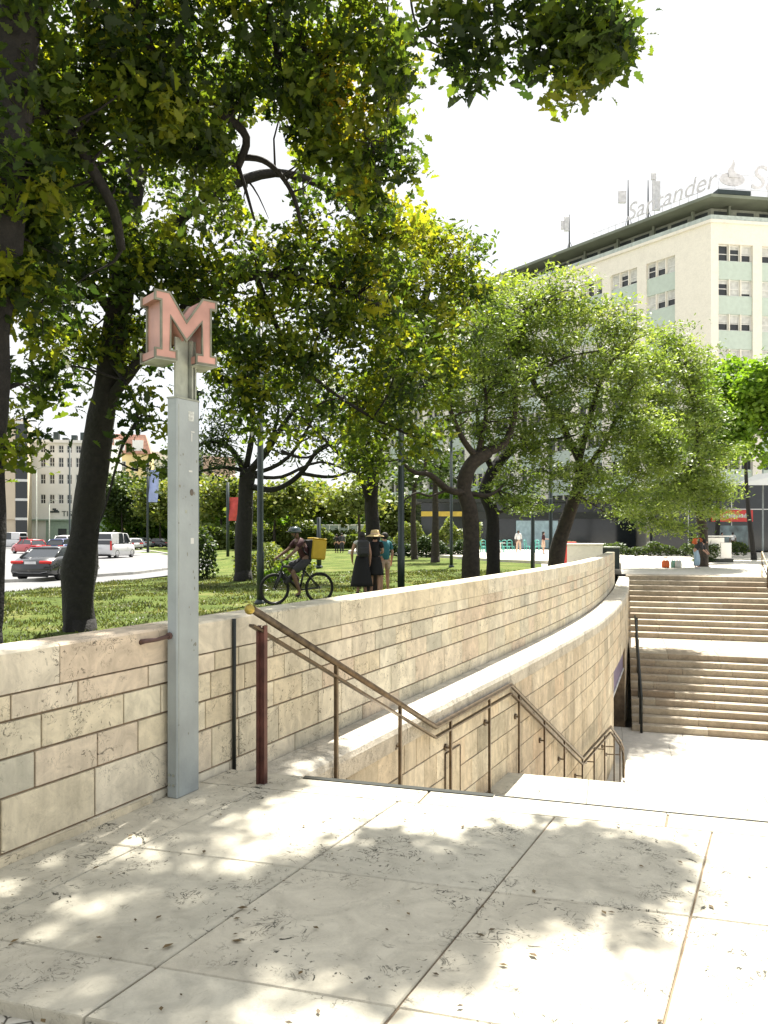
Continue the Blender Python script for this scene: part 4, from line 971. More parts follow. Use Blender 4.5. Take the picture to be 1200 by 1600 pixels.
def window(F, a0, a1, z0, z1, par_, d=-.28, mull=(0,), trans=True, blind=0, frame='white', glass='darkglass', rr=random):
    mb = MB(); fw = .085
    F.slab(mb, a0, a1, z0, z0+fw, d, d+.10); F.slab(mb, a0, a1, z1-fw, z1, d, d+.10)
    F.slab(mb, a0, a0+fw, z0+fw, z1-fw, d, d+.10); F.slab(mb, a1-fw, a1, z0+fw, z1-fw, d, d+.10)
    n = len(mull)
    for m_ in mull:
        if m_: a = a0+(a1-a0)*m_; F.slab(mb, a-.035, a+.035, z0+fw, z1-fw, d, d+.09)
    if trans: z = z0+(z1-z0)*.45; F.slab(mb, a0+fw, a1-fw, z-.03, z+.03, d, d+.085)
    w_ = mb.build('window', M[frame], par_)
    mb = MB(); F.slab(mb, a0+.02, a1-.02, z0+.02, z1-.02, d-.04, d+.03); mb.build('pane', M[glass], w_)
    if blind: mb = MB(); F.slab(mb, a0+fw, a1-fw, z1-(z1-z0)*blind, z1-fw, d+.03, d+.045); mb.build('blind', M['blind'], w_)
C0 = Vector((29.8,70)); T1 = Vector((-.595,.804)); T2 = Vector((.99,.14))
big = thing('office_building', 'cream stone office block with mint green panels and a flat overhanging roof', 'building', (C0.x,C0.y,.1))
FL = Face(C0, C0+T1*52); FR = Face(C0, C0+T2*34)
ztop = 30.0; pitch = 3.18; tops = [28.15-pitch*k for k in range(8)]
rr = random.Random(12)
wall = MB(); pan = MB(); wins = []
def facade(F, bays):
    a = 0
    for (b0, b1) in bays:
        F.slab(wall, a, b0, .1, 28.4, -.5, 0, rr.random()); a = b1
        F.slab(wall, b0, b1, 28.15, 28.4, -.5, -.002, rr.random())
        for k, zt in enumerate(tops):
            zb_ = zt-1.5; zn = tops[k+1] if k+1 < len(tops) else 3.6
            if zn < zb_: F.slab(pan, b0, b1, zn, zb_, -.5, -.16)
            w_ = (b1-b0)
            for j in range(3):
                a0 = b0+w_*j/3+.02; a1 = b0+w_*(j+1)/3-.02; wins.append((F,a0,a1,zb_,zt,rr.choice([0,.25,.5,.5,.8,.95,.95])))
            for j in (1,2): F.slab(wall, b0+w_*j/3-.05, b0+w_*j/3+.05, zb_, zt, -.5, -.10, rr.random())
    F.slab(wall, a, F.L, .1, 28.4, -.5, 0, rr.random())
    F.slab(wall, 0, F.L, 28.4, ztop, -.5, -.001, rr.random())
baysL = [(3.65+4.2*k, 6.8+4.2*k) for k in range(11)]; baysR = [(.75+4.3*k, 4.15+4.3*k) for k in range(7)]
facade(FL, baysL); facade(FR, baysR)
# cornice, corner, attic, roof
def ring_poly(off):
    a = FL.p(52,0,off); n1, n2 = FL.n, FR.n; k = off/(1+n1.dot(n2)); c = C0+(n1+n2)*k; b_ = FR.p(34,0,off)
    return [(a.x,a.y),(c.x,c.y),(b_.x,b_.y)]
def band(mb, off0, off1, z0, z1, tint=.5):
    A, Bq = ring_poly(off0), ring_poly(off1)
    for i in range(2):
        mb.hexa([(*A[i],z0),(*A[i+1],z0),(*Bq[i+1],z0),(*Bq[i],z0)],[(*A[i],z1),(*A[i+1],z1),(*Bq[i+1],z1),(*Bq[i],z1)], tint)
band(wall, -.5, .22, ztop, ztop+.28, .9)
wall.build('wall', M['bcream'], big)
pan.build('spandrel_panels', M['mint'], big)['kind'] = 'stuff'
vis = sorted([w_ for w_ in wins if w_[3] > 14], key=lambda w_: w_[1] if w_[0] is FL else (0 if w_[1] < 8.5 else w_[1]*2))
for F,a0,a1,zb_,zt,bl in vis[:96]: window(F,a0,a1,zb_,zt,big,blind=bl,d=-.42)
rest = [w_ for w_ in wins if w_ not in vis[:96]]
mb = MB()
for F,a0,a1,zb_,zt,bl in rest: F.slab(mb, a0, a1, zb_, zt, -.45, -.38)
mb.build('lower_windows', M['darkglass'], big)['kind'] = 'stuff'
mb = MB(); band(mb, -1.8, -1.5, ztop+.0, 32.0); mb.build('attic_wall', simple('attic_grey', (.26,.28,.24), .6), big)
mb = MB()
for F, L_, st in ((FL,50,2.1),(FR,32,2.3)):
    a = 1.2
    while a < L_: 
        F.slab(mb, a, a+1.7, 30.55, 31.75, -1.5, -1.46); a += st
mb.build('attic_glazing', M['glass'], big)
mb = MB()
for F, L_, st in ((FL,50,4.2),(FR,32,4.3)):
    a = 2.2
    while a < L_: F.slab(mb, a, a+.22, 30.2, 32, -1.0, -.7); a += st
mb.build('attic_column', M['roofgreen'], big)['kind'] = 'stuff'
mb = MB(); band(mb, -.0, .03, 30.28, 30.75); mb.build('balcony_glass', simple('pale_balcony_glass', (.42,.48,.45), .2), big)
mb = MB(); A = ring_poly(.75); bk_ = [(C0+T1*52+Vector((14,14))), (C0+T2*34+Vector((4,26)))]
poly = [(A[0][0],A[0][1]),(A[1][0],A[1][1]),(A[2][0],A[2][1]),tuple(bk_[1]),tuple(bk_[0])]
mb.prism(poly, 32.05, 32.33); mb.build('roof', M['roofgreen'], big)
mb = MB(); inn = ring_poly(-.5); pb_ = [inn[0],inn[1],inn[2],tuple(bk_[1]-Vector((1,1))),tuple(bk_[0]-Vector((1,1)))]; mb.prism(pb_, .1, 29.9); mb.build('core', M['bcream'], big)
mb = MB()
for a, b_ in ((2,4),(6,8.5)): 
    q = FR.p(a,0,.4); q2 = FR.p(b_,0,-.8); 
mb.box((*FR.p(1.8,0,.2).xy,32.55),(3.2,1.2,.4),math.atan2(.14,.99)); mb.build('roof_box', M['postgreen'], big)
# ground floor shopfront and canopies
FS = Face(C0+FR.n*.6-T2*6, C0+FR.n*.6+T2*30)
mb = MB(); FS.slab(mb, 0, 36, .1, 6.2, -.4, 0); mb.build('shopfront', M['darkglass'], big)
mb = MB(); FS.slab(mb, 0, 36, 3.85, 3.93, .0, .05)
for a in (3.4,7.6,11.8,16): FS.slab(mb, a, a+.06, .1, 6.2, .0, .05)
mb.build('shopfront_frame', M['white'], big)
def text(name, body, F, a, z, size, mat, par_, flip=False, d=.0, thick=.03, font_shear=.25, right=False):
    cu = bpy.data.curves.new(name, 'FONT'); cu.body = body; cu.size = size; cu.extrude = thick; cu.shear = font_shear
    cu.align_x = 'RIGHT' if right else 'LEFT'; o = bpy.data.objects.new(name, cu)
    COL.objects.link(o); dg = bpy.context.evaluated_depsgraph_get(); me = bpy.data.meshes.new_from_object(o.evaluated_get(dg)); bpy.data.objects.remove(o)
    n3 = Vector((F.n.x,F.n.y,0)); xd = Vector((0,0,1)).cross(n3); pos = F.p(a, z, d)
    mt = Matrix(((xd.x,0,n3.x,pos.x),(xd.y,0,n3.y,pos.y),(0,1,0,pos.z),(0,0,0,1)))
    me.transform(mt); me.materials.clear(); me.materials.append(mat)
    q = bpy.data.objects.new(name, me); COL.objects.link(q)
    if par_: q.parent = par_; me.transform(wmat(par_).inverted())
    return q
rs = thing('shop_sign', 'red shop sign band with pale lettering over the dark shopfront on the right', 'sign', tuple(FS.p(7.4,4,.1)))
mb = MB(); FS.slab(mb, 5.6, 9.6, 2.75, 3.80, .05, .22); mb.build('sign_band', M['red'], rs)
mb = MB(); rq = random.Random(5); a = 6.7
while a < 9.0: w_ = rq.uniform(.12,.24); FS.slab(mb, a, a+w_, 3.12, 3.12+rq.uniform(.22,.38), .22, .24); a += w_+.05
mb.build('pale_lettering', M['blind'], rs)['kind'] = 'stuff'
mb = MB(); FS.slab(mb, 6.2, 9.2, .5, 2.4, .05, .09); tag(mb.build('shop_window', simple('posters_glass', (.10,.15,.16), .15, var=.6, scale=1.4)), 'shop window display below the red sign band', 'shop window')
cn = thing('white_canopy', 'white sloping canopy sail above the dark shopfront at the right edge', 'canopy', (25,58,6))
mb = MB(); a = P(1140,762,58); b_ = P(1262,745,58); t_ = P(1200,735,60)
mb.hexa([P(1146,758,57),P(1262,758,57),P(1262,758,61),P(1146,758,61)],[P(1182,741,58),P(1262,732,58),P(1262,732,60),P(1182,741,60)]); mb.build('sail', M['white'], cn)
mb = MB(); mb.tube([P(1240,760,58), Vector((P(1240,760,58).x,58,.1))], .06); mb.build('post', M['darkmetal'], cn)
# roof lettering
M['signlet'] = simple('pale_sign_letters', (.55,.55,.58), .6)
for nm, F, a, lab, kw in (('roof_sign', FL, .9, 'pale slanted roof sign letters along the left roof edge of the office block', dict(right=True)),):
    sg = thing(nm, lab, 'roof sign', tuple(F.p(5,32.35,.2)))
    l_ = text('lettering', 'Santander', FL, -.6, 33.0, 2.35, M['signlet'], sg, d=.3, right=True)
    mb = MB(); a_ = 1.2
    while a_ < 13: mb.tube([F.p(a_,32.35,.25),F.p(a_,33.3,.25)], .03, 4); a_ += .9
    mb.tube([F.p(.8,33.05,.25),F.p(13,33.05,.25)], .03, 4); mb.build('sign_frame', M['signlet'], sg)
sg = thing('roof_sign', 'pale roof sign with a round flame emblem on the right roof edge', 'roof sign', tuple(FR.p(5,32.35,.2)))
text('lettering', 'Santander', FR, 3.6, 33.2, 3.2, M['signlet'], sg, d=.3)
mb = MB(); a_ = .6
while a_ < 20: mb.tube([FR.p(a_,32.35,.25),FR.p(a_,34.6,.25)], .025, 4); a_ += 1.6
mb.tube([FR.p(.5,34.4,.25),FR.p(20,34.4,.25)], .025, 4); mb.tube([FR.p(.5,33.1,.25),FR.p(20,33.1,.25)], .025, 4); mb.build('sign_frame', M['signlet'], sg)
def emb(pts): return [FR.p(1.9+x, 33.2+z, .32) for x, z in pts]
mb = MB()
el = lambda cx, cz, rx, rz, n_=18, a0=0, a1=6.283: [(cx+rx*math.cos(a0+(a1-a0)*i/n_), cz+rz*math.sin(a0+(a1-a0)*i/n_)) for i in range(n_)]
for pts in (el(0,.75,1.25,.62), ): v_ = emb(pts); mb.add(v_+[q+Vector((0,.08,0)) for q in v_], [tuple(range(18)), tuple(range(35,17,-1))]+[(i,18+i,18+(i+1)%18,(i+1)%18) for i in range(18)])
fl1 = [(-.35,.9),(-.5,1.5),(-.1,2.1),(.05,2.6),(.25,2.1),(.1,1.6),(.5,1.1),(.75,.9)]
v_ = [FR.p(1.9+x, 33.2+z, .40) for x, z in fl1]; k_ = len(v_); mb.add(v_+[q+Vector((0,.06,0)) for q in v_], [tuple(range(k_)), tuple(range(2*k_-1,k_-1,-1))]+[(i,k_+i,k_+(i+1)%k_,(i+1)%k_) for i in range(k_)])
mb.build('emblem', M['signlet'], sg)
# antennas
def antenna(label, base, h, panels, name='roof_antenna'):
    o = thing(name, label, 'antenna', tuple(base), 0, 'antennas on the roof'); mb = MB(); b_ = Vector(base)
    mb.tube([b_, b_+Vector((0,0,h))], [.09,.05], 6); 
    for k in range(3): a = k*2.1; mb.tube([b_+Vector((math.cos(a)*.7,math.sin(a)*.7,0)), b_+Vector((0,0,h*.35))], .03, 4)
    mb.build('mast', M['darkmetal'], o)
    for (dx, z, w_, hh) in panels:
        mb = MB(); mb.box(b_+Vector((dx,-.15,z)), (w_,.25,hh), bev=.05); mb.build('antenna_panel', M['signlet'], o)
antenna('slim mast with one white panel, leftmost on the office roof', FL.p(17.2,32.35,-1.0), 4.4, [(-.35,3.3,.55,1.6),(-.8,3.2,.3,1.0)])
antenna('tall dark mast with a boxy white panel, middle one on the office roof', FL.p(9.6,32.35,-1.0), 5.4, [(-.65,3.6,.8,1.3)])
antenna('mast with a tall white panel pair next to the roof letters', FL.p(7.4,32.35,-1.2), 4.6, [(.75,3.0,.8,3.0),(.5,4.9,.5,.7)])
# ---- left side buildings
def block(name, label, p0, p1, h, wallm, z0=-.4, depth=12, group=None):
    F = Face(p0, p1); o = thing(name, label, 'building', (*F.p(F.L/2,0).xy, z0), 0, group); mb = MB(); F.slab(mb, 0, F.L, z0, h, -depth, -.22); mb.build('core', M[wallm], o); return F, o
def grid_facade(F, o, wallm, z0, h, cols_, rows, glass='darkglass', frame='white', mull=(.5,)):
    """wall skin pierced by windows: cols (a0,a1), rows (z0,z1)"""
    mb = MB(); a = 0
    for c0, c1 in cols_+[(F.L, None)]:
        F.slab(mb, a, c0, z0, h, -.22, 0); 
        if c1 is None: break
        z = z0
        for r0, r1 in rows+[(h, None)]:
            F.slab(mb, c0, c1, z, r0, -.22, -.002)
            if r1 is None: break
            z = r1
        a = c1
    mb.build('wall', M[wallm], o)
    for c0, c1 in cols_:
        for r0, r1 in rows: window(F, c0, c1, r0, r1, o, d=-.2, mull=mull, trans=True, frame=frame, glass=glass)
def at(px, Y): return ((px-600)/FPX*Y, Y)
F, o = block('office_building', 'white rendered office block with small square windows, across the road on the left', at(43,132), at(170,134), 17.6, 'whitewall')
c_ = [(a, a+1.05) for a in (1.0,2.5,4.0)]; k_ = F.L/127
cols_ = [((x-43)*k_, (x-43)*k_+.85) for x in (63,77,91,104,118,132,146)]
grid_facade(F, o, 'whitewall', 4.2, 17.4, cols_, [(6.9,8.5),(10.3,12.0),(13.2,14.9),(15.7,17.0)][:4])
mb = MB(); F.slab(mb, 3.0, 13.5, -.4, 4.2, -.22, .0); F.slab(mb, 0, F.L, 4.0, 4.2, 0, .5); mb.build('shopfront', M['shopgreen'], o)
mb = MB(); F.slab(mb, 5.0, 6.4, -.4, 2.6, .0, .04); mb.build('door', M['postgreen'], o)
mb = MB(); F.slab(mb, 0, F.L, 17.4, 17.9, -.6, .5); mb.build('cornice', M['whitewall'], o)
mb = MB(); 
for k in range(9): F.slab(mb, .8+k*1.5, 1.7+k*1.5, 17.9, 18.5+.5*(k%3), -2.5, -1.5)
mb.build('roof_plant', M['postgreen'], o)['kind'] = 'stuff'
wsn = thing('wall_sign', 'dark emblem and part hidden lettering on the white block left of the oak trunk', 'sign', tuple(F.p(4,5,.1)))
text('lettering', 'TIS', F, 5.6, 4.75, 1.3, M['postgreen'], wsn, d=.05, font_shear=0); text('lettering', 'K', F, 7.9, 4.75, 1.3, M['postgreen'], wsn, d=.05, font_shear=0)
mb = MB(); F.slab(mb, 3.6, 5.2, 5.35, 5.65, .02, .08); F.slab(mb, 4.1, 4.7, 5.75, 6.1, .02, .08); F.slab(mb, 4.3, 5.0, 5.5, 5.85, .03, .1); mb.build('emblem', M['postgreen'], wsn)
F, o = block('office_building', 'beige block with a tall dark glazed stair bay at the far left', at(-50,121), at(43,124), 20.2, 'beige')
mb = MB(); F.slab(mb, 0, F.L-1.8, 4, 20.2, -.22, 0)
mb.build('wall', M['beige'], o)
for k in range(6): mb = MB(); F.slab(mb, F.L-1.75, F.L-.05, 1.2+k*3.1, 3.9+k*3.1, -.2, -.05); mb.build('stair_glazing', M['darkglass'], o)
for k in range(6): mb = MB(); F.slab(mb, F.L-1.8, F.L, 3.9+k*3.1, 4.3+k*3.1, -.2, .1); mb.build('balcony_band', M['white'], o)
F, o = block('apartment_building', 'yellow building with a red mansard roof behind the oak trunk', at(160,150), at(236,152), 17.5, 'yellowwall')
cols_ = [(a, a+1.2) for a in (1.0,3.2,5.4,7.6)]
grid_facade(F, o, 'yellowwall', 1, 17.3, cols_, [(4,6),(7.3,9.3),(10.6,12.6),(14,16)])
mb = MB(); q = [F.p(0,17.5,.4),F.p(F.L,17.5,.4),F.p(F.L,17.5,-11),F.p(0,17.5,-11)]; r_ = [F.p(1.2,21.5,-1.6),F.p(F.L-1.2,21.5,-1.6),F.p(F.L-1.2,21.5,-9),F.p(1.2,21.5,-9)]
mb.hexa(q, r_); roof = mb.build('roof', M['redroof'], o)
for a in (2.2,5.6): mb = MB(); F.slab(mb, a, a+2.0, 18.1, 20.2, -1.6, .1); mb.build('dormer', M['white'], roof)
F, o = block('apartment_building', 'pale cream building right of the yellow one, mostly hidden by leaves', at(238,160), at(330,165), 19, 'bcream')
grid_facade(F, o, 'whitewall', 1, 18.8, [(a, a+1.1) for a in (1.2,3.4,5.6,7.8,10)], [(4,6),(7.3,9.3),(10.6,12.6),(14,16)])
F, o = block('apartment_building', 'reddish pink building behind the tree left of the lamp post', at(318,135), at(368,138), 15.5, 'whitewall')
M['pinkwall'] = simple('salmon_render', (.62,.42,.34), .8); grid_facade(F, o, 'pinkwall', 0, 15.3, [(a, a+1.1) for a in (.8,2.8,4.4)], [(3,5),(6.3,8.3),(9.6,11.6)])
# a dark cafe pavilion with a yellow fascia on the square
F = Face((3.5,72),(24,73)); cf = thing('cafe_pavilion', 'dark glass cafe pavilion with a yellow fascia beyond the tree trunks', 'building', (12,72.5,.1))
mb = MB(); F.slab(mb, 0, F.L, .1, 4.6, -7, -.2); mb.build('wall', M['darkglass'], cf)
mb = MB(); F.slab(mb, 0, 5.2, 3.3, 3.75, -.2, .12); mb.build('fascia', simple('yellow_fascia', (.45,.33,.04), .5), cf)
mb = MB(); F.slab(mb, 5.2, F.L, 3.1, 3.7, -.2, .1); mb.build('fascia', M['darkmetal'], cf)
mb = MB(); F.slab(mb, 9.0, 13.0, .3, 2.9, -.19, -.1); mb.build('window', simple('bluish_pane', (.30,.42,.46), .2), cf)
mb = MB(); F.slab(mb, -.5, F.L+.5, 4.6, 4.9, -7.5, .8); mb.build('roof', M['darkmetal'], cf)
# greenish glazed wall seen far behind the lawn
F = Face(at(470,118),at(640,118)); gw = thing('glazed_screen', 'long grey glazed screen with posts far behind the lawn', 'screen', (*F.p(8,0).xy,-.1))
mb = MB(); F.slab(mb, 0, F.L, -.2, 3.0, -.1, 0); mb.build('panel', simple('grey_screen', (.22,.26,.25), .3), gw)
mb = MB()
for k in range(12): F.slab(mb, k*1.45, k*1.45+.1, -.2, 3.1, 0, .08)
F.slab(mb, 0, F.L, 3.0, 3.12, -.1, .1); mb.build('frame', M['white'], gw)
# ================================================================ street furniture
def lamp_post(label, x, y, r, h, z0=0, base=True, mat='postgreen', head=True, arm=0):
    o = thing('lamp_post', label, 'lamp post', (x,y,z0), 0)
    mb = MB(); mb.tube([(x,y,z0-.1),(x,y,z0+1.2),(x,y,z0+1.22),(x,y,h)], [r,r,r*.86,r*.8], 14); mb.build('pole', M[mat], o)
    if base: mb = MB(); mb.lathe([(r*1.7,0),(r*1.7,.03),(r*1.1,.10)], (x,y,z0), 14); mb.build('base_collar', M[mat], o)
    if head:
        mb = MB(); 
        if arm: mb.tube([(x,y,h-.05),(x+arm*.5,y,h+.3),(x+arm,y,h+.35)], r*.5, 6); mb.build('arm', M[mat], o); mb = MB(); mb.box((x+arm,y,h+.33),(.6,.22,.12),bev=.04)
        else: mb.lathe([(.05,0),(.28,.06),(.30,.16),(.18,.24),(.03,.3)], (x,y,h), 14)
        mb.build('lamp_head', M[mat], o)
    return o
lamp_post('tall dark green lamp post in front of the cyclist', -2.85, 17.7, .085, 7.8, gz(-2.85,17.7), head=False)
lamp_post('tall dark green lamp post right of the group of women', .455, 20.4, .098, 7.6, gz(.45,20.4), head=False)
lamp_post('dark green post just right of the grey sign pole', -7.3, 30, .10, 7.0, gz(-7.3,30))
lamp_post('thin dark post left of the furrowed trunk', 2.98, 34, .075, 6.2, .15)
lamp_post('slim dark post left of the leaning trunk', 5.85, 30.2, .085, 5.5, .1)
lamp_post('slim dark post touching the leaning trunk', 6.6, 30.4, .085, 5.2, .1)
lamp_post('short dark post behind the yellow delivery box', -3.05, 36, .12, 2.4, .05, head=False)
lamp_post('grey street light with a side arm in front of the white block', *at(57,110), .10, 11, -.4, mat='greypaint2', arm=2.2)
lamp_post('very tall grey lighting mast left of the oak trunk', *at(109,100), .14, 14, -.4, mat='postgreen', head=False)
lamp_post('short grey street light near the green shopfront', *at(77,118), .10, 6.5, -.4, mat='greypaint2', arm=1.0)
lamp_post('curved arm street light above the square beside the right pole', *at(1192,60), .07, 7.4, .1, mat='greypaint', arm=1.4)
def flag(label, px, Y, ztop_, mat, w_, h_, z0=-.2, zt=None):
    x, y = at(px, Y); o = thing('flag_pole', label, 'flag', (x,y,z0)); mb = MB(); mb.tube([(x,y,z0),(x,y,ztop_)], .13, 8); mb.build('pole', M['postgreen'], o)
    mb = MB(); rg = []
    for i in range(9):
        t = i/8; z = (zt or ztop_)-h_*t; rg.append([Vector((x+.1+w_*s*(1-.25*t), y+.12*math.sin(t*5+s*4), z)) for s in (0,.25,.5,.75,1)])
    mb.rings(rg, .5, True, False, closed=False); mb.build('flag_cloth', mat, o)
flag('blue and white drooping flag on a dark pole by the road', 231, 76, 8.0, simple('blue_white_flag', (.30,.36,.58), .8, var=.5, scale=.5), 1.1, 3.2)
flag('red banner on a dark pole left of the gnarled trunk', 356, 62, 5.8, simple('red_banner', (.50,.07,.06), .8, var=.2), 1.0, 1.9, zt=4.6)
# white block, green cabinet and red bin at the end of the parapet
bx0 = thing('concrete_block', 'white concrete planter block at the end of the parapet', 'block', (9.0,33.5,.1))
mb = MB(); mb.box((8.9,34.0,.62),(1.5,1.2,1.05),R(-16),bev=.03); mb.build('body', M['bcream'], bx0)
mb = MB(); mb.box((8.9,34.0,1.17),(1.6,1.3,.06),R(-16),bev=.015); mb.build('lid', M['bcream'], bx0)
gb = thing('utility_cabinet', 'dark green utility cabinet right of the white block', 'cabinet', (9.9,34,.1))
mb = MB(); mb.box((10.02,33.9,.55),(.72,.9,.9),R(-16),bev=.02); mb.build('body', M['postgreen'], gb)
mb = MB(); mb.box((10.02,33.9,1.03),(.78,.96,.07),R(-16),bev=.02); mb.build('lid', M['greypaint2'], gb)
rb = thing('red_bin', 'red upright bin left of the white block', 'bin', (8.6,36.6,.1))
mb = MB(); mb.box((8.75,36.2,.62),(.55,.5,1.15),R(-10),bev=.04); mb.build('body', M['red'], rb); mb = MB(); mb.box((8.75,36.2,1.22),(.6,.55,.07),R(-10),bev=.02); mb.build('lid', M['red'], rb)
# kiosk on the square
kx, ky = at(1117, 42.5); kk = thing('white_kiosk', 'white stall cabinet on a dark base standing on the square', 'kiosk', (kx,ky,.1))
mb = MB(); mb.box((kx-.15,ky,.75),(1.05,.7,1.35),bev=.02); mb.box((kx+.45,ky-.1,.72),(.6,.6,.85),bev=.02); mb.build('body', M['whitewall'], kk)
mb = MB(); mb.box((kx,ky,.16),(1.7,.8,.2)); mb.build('plinth', M['darkmetal'], kk); mb = MB(); mb.box((kx,ky,1.5),(1.6,.9,.05)); mb.build('counter_top', M['white'], kk)
# cafe chairs and tables
M['teal'] = simple('teal_chair_paint', (.10,.42,.36), .4)
def cafe_chair(label, x, y, rz):
    o = thing('cafe_chair', label, 'chair', (x,y,.24), rz, 'teal chairs outside the cafe')
    mb = MB(); mb.box((0,0,.45),(.42,.42,.03),bev=.01); mb.build('seat', M['teal'], o, False)
    for sx, sy in ((-1,-1),(1,-1),(-1,1),(1,1)):
        mb = MB(); mb.tube([(sx*.22,sy*.22,0),(sx*.18,sy*.18,.45)], .03, 6); mb.build('leg', M['teal'], o, False)
    mb = MB(); mb.tube([(-.19,.2,.45),(-.2,.25,.85),(-.1,.27,.92),(.1,.27,.92),(.2,.25,.85),(.19,.2,.45)], .028, 6); mb.tube([(-.19,.24,.7),(.19,.24,.7)], .022, 6); mb.build('backrest', M['teal'], o, False)
    return o
ch = cafe_chair('teal metal cafe chair, one of the row in front of the dark pavilion', *at(757,58), .3)
for px, Y, rz in ((752,60,2.0),(776,58,-.5),(783,60,1.2),(790,58,2.6),(798,59,.2),(825,59,1.0),(836,58,-1.0),(842,60,2.2),(768,61,.9)): dup(ch, (*at(px,Y),.24), rz)
ct = thing('cafe_table', 'small round white cafe table among the teal chairs', 'table', (*at(782,57),.24)); x, y = at(782,57)
mb = MB(); mb.lathe([(.35,0),(.35,.03)], (x,y,.95), 14); mb.build('table_top', M['white'], ct); mb = MB(); mb.tube([(x,y,.24),(x,y,.95)], .04, 6); mb.build('leg', M['white'], ct)
# ================================================================ bags on the square
def bag(label, x, y, rx, h, mat, handle=True):
    o = thing('shopping_bag', label, 'bag', (x,y,ZT), 0, 'bags standing on the square'); mb = MB()
    mb.rings([[Vector((x+rx*s*math.cos(a)*(1 if abs(math.cos(a))<.9 else .95), y+rx*.6*s*math.sin(a), ZT+z)) for a in [k*.524 for k in range(12)]] for s, z in ((.9,.0),(1.05,h*.3),(1.0,h*.7),(.8,h))]); mb.build('body', mat, o)
    mb = MB()
    for s in (-1,1): mb.tube([(x-rx*.4,y+s*rx*.3,ZT+h*.95),(x-rx*.25,y+s*rx*.3,ZT+h*1.35),(x+rx*.25,y+s*rx*.3,ZT+h*1.35),(x+rx*.4,y+s*rx*.3,ZT+h*.95)], .012, 5)
    mb.build('handle', mat, o)
x, y = at(1040,37.5); bag('orange bag, leftmost of those standing on the square', x, y, .2, .36, simple('orange_bag', (.62,.13,.03), .6))
x, y = at(1052,37.6); bag('mint green bag between the orange and the white one', x, y, .13, .34, simple('mint_bag', (.25,.5,.42), .6))
x, y = at(1060,37.4); bag('white bag beside the person in light jeans', x, y, .17, .36, simple('white_bag', (.6,.62,.6), .6))
# ================================================================ people
def skinmesh(name, verts, edges, rad, mat, parent, sub=1, mat4=None):
    me = bpy.data.meshes.new(name); me.from_pydata([tuple(v) for v in verts], edges, [])
    o = bpy.data.objects.new(name, me); COL.objects.link(o)
    md = o.modifiers.new('s','SKIN'); md.use_smooth_shade = True
    for i, r in enumerate(rad): me.skin_vertices[0].data[i].radius = (r, r) if not hasattr(r,'__len__') else r
    me.skin_vertices[0].data[0].use_root = True
    if sub: m2 = o.modifiers.new('u','SUBSURF'); m2.levels = sub; m2.render_levels = sub
    dg = bpy.context.evaluated_depsgraph_get(); dg.update(); m2_ = bpy.data.meshes.new_from_object(o.evaluated_get(dg)); bpy.data.objects.remove(o)
    m2_.materials.clear(); m2_.materials.append(mat); m2_.name = name
    q = bpy.data.objects.new(name, m2_); COL.objects.link(q); q.parent = parent; return q
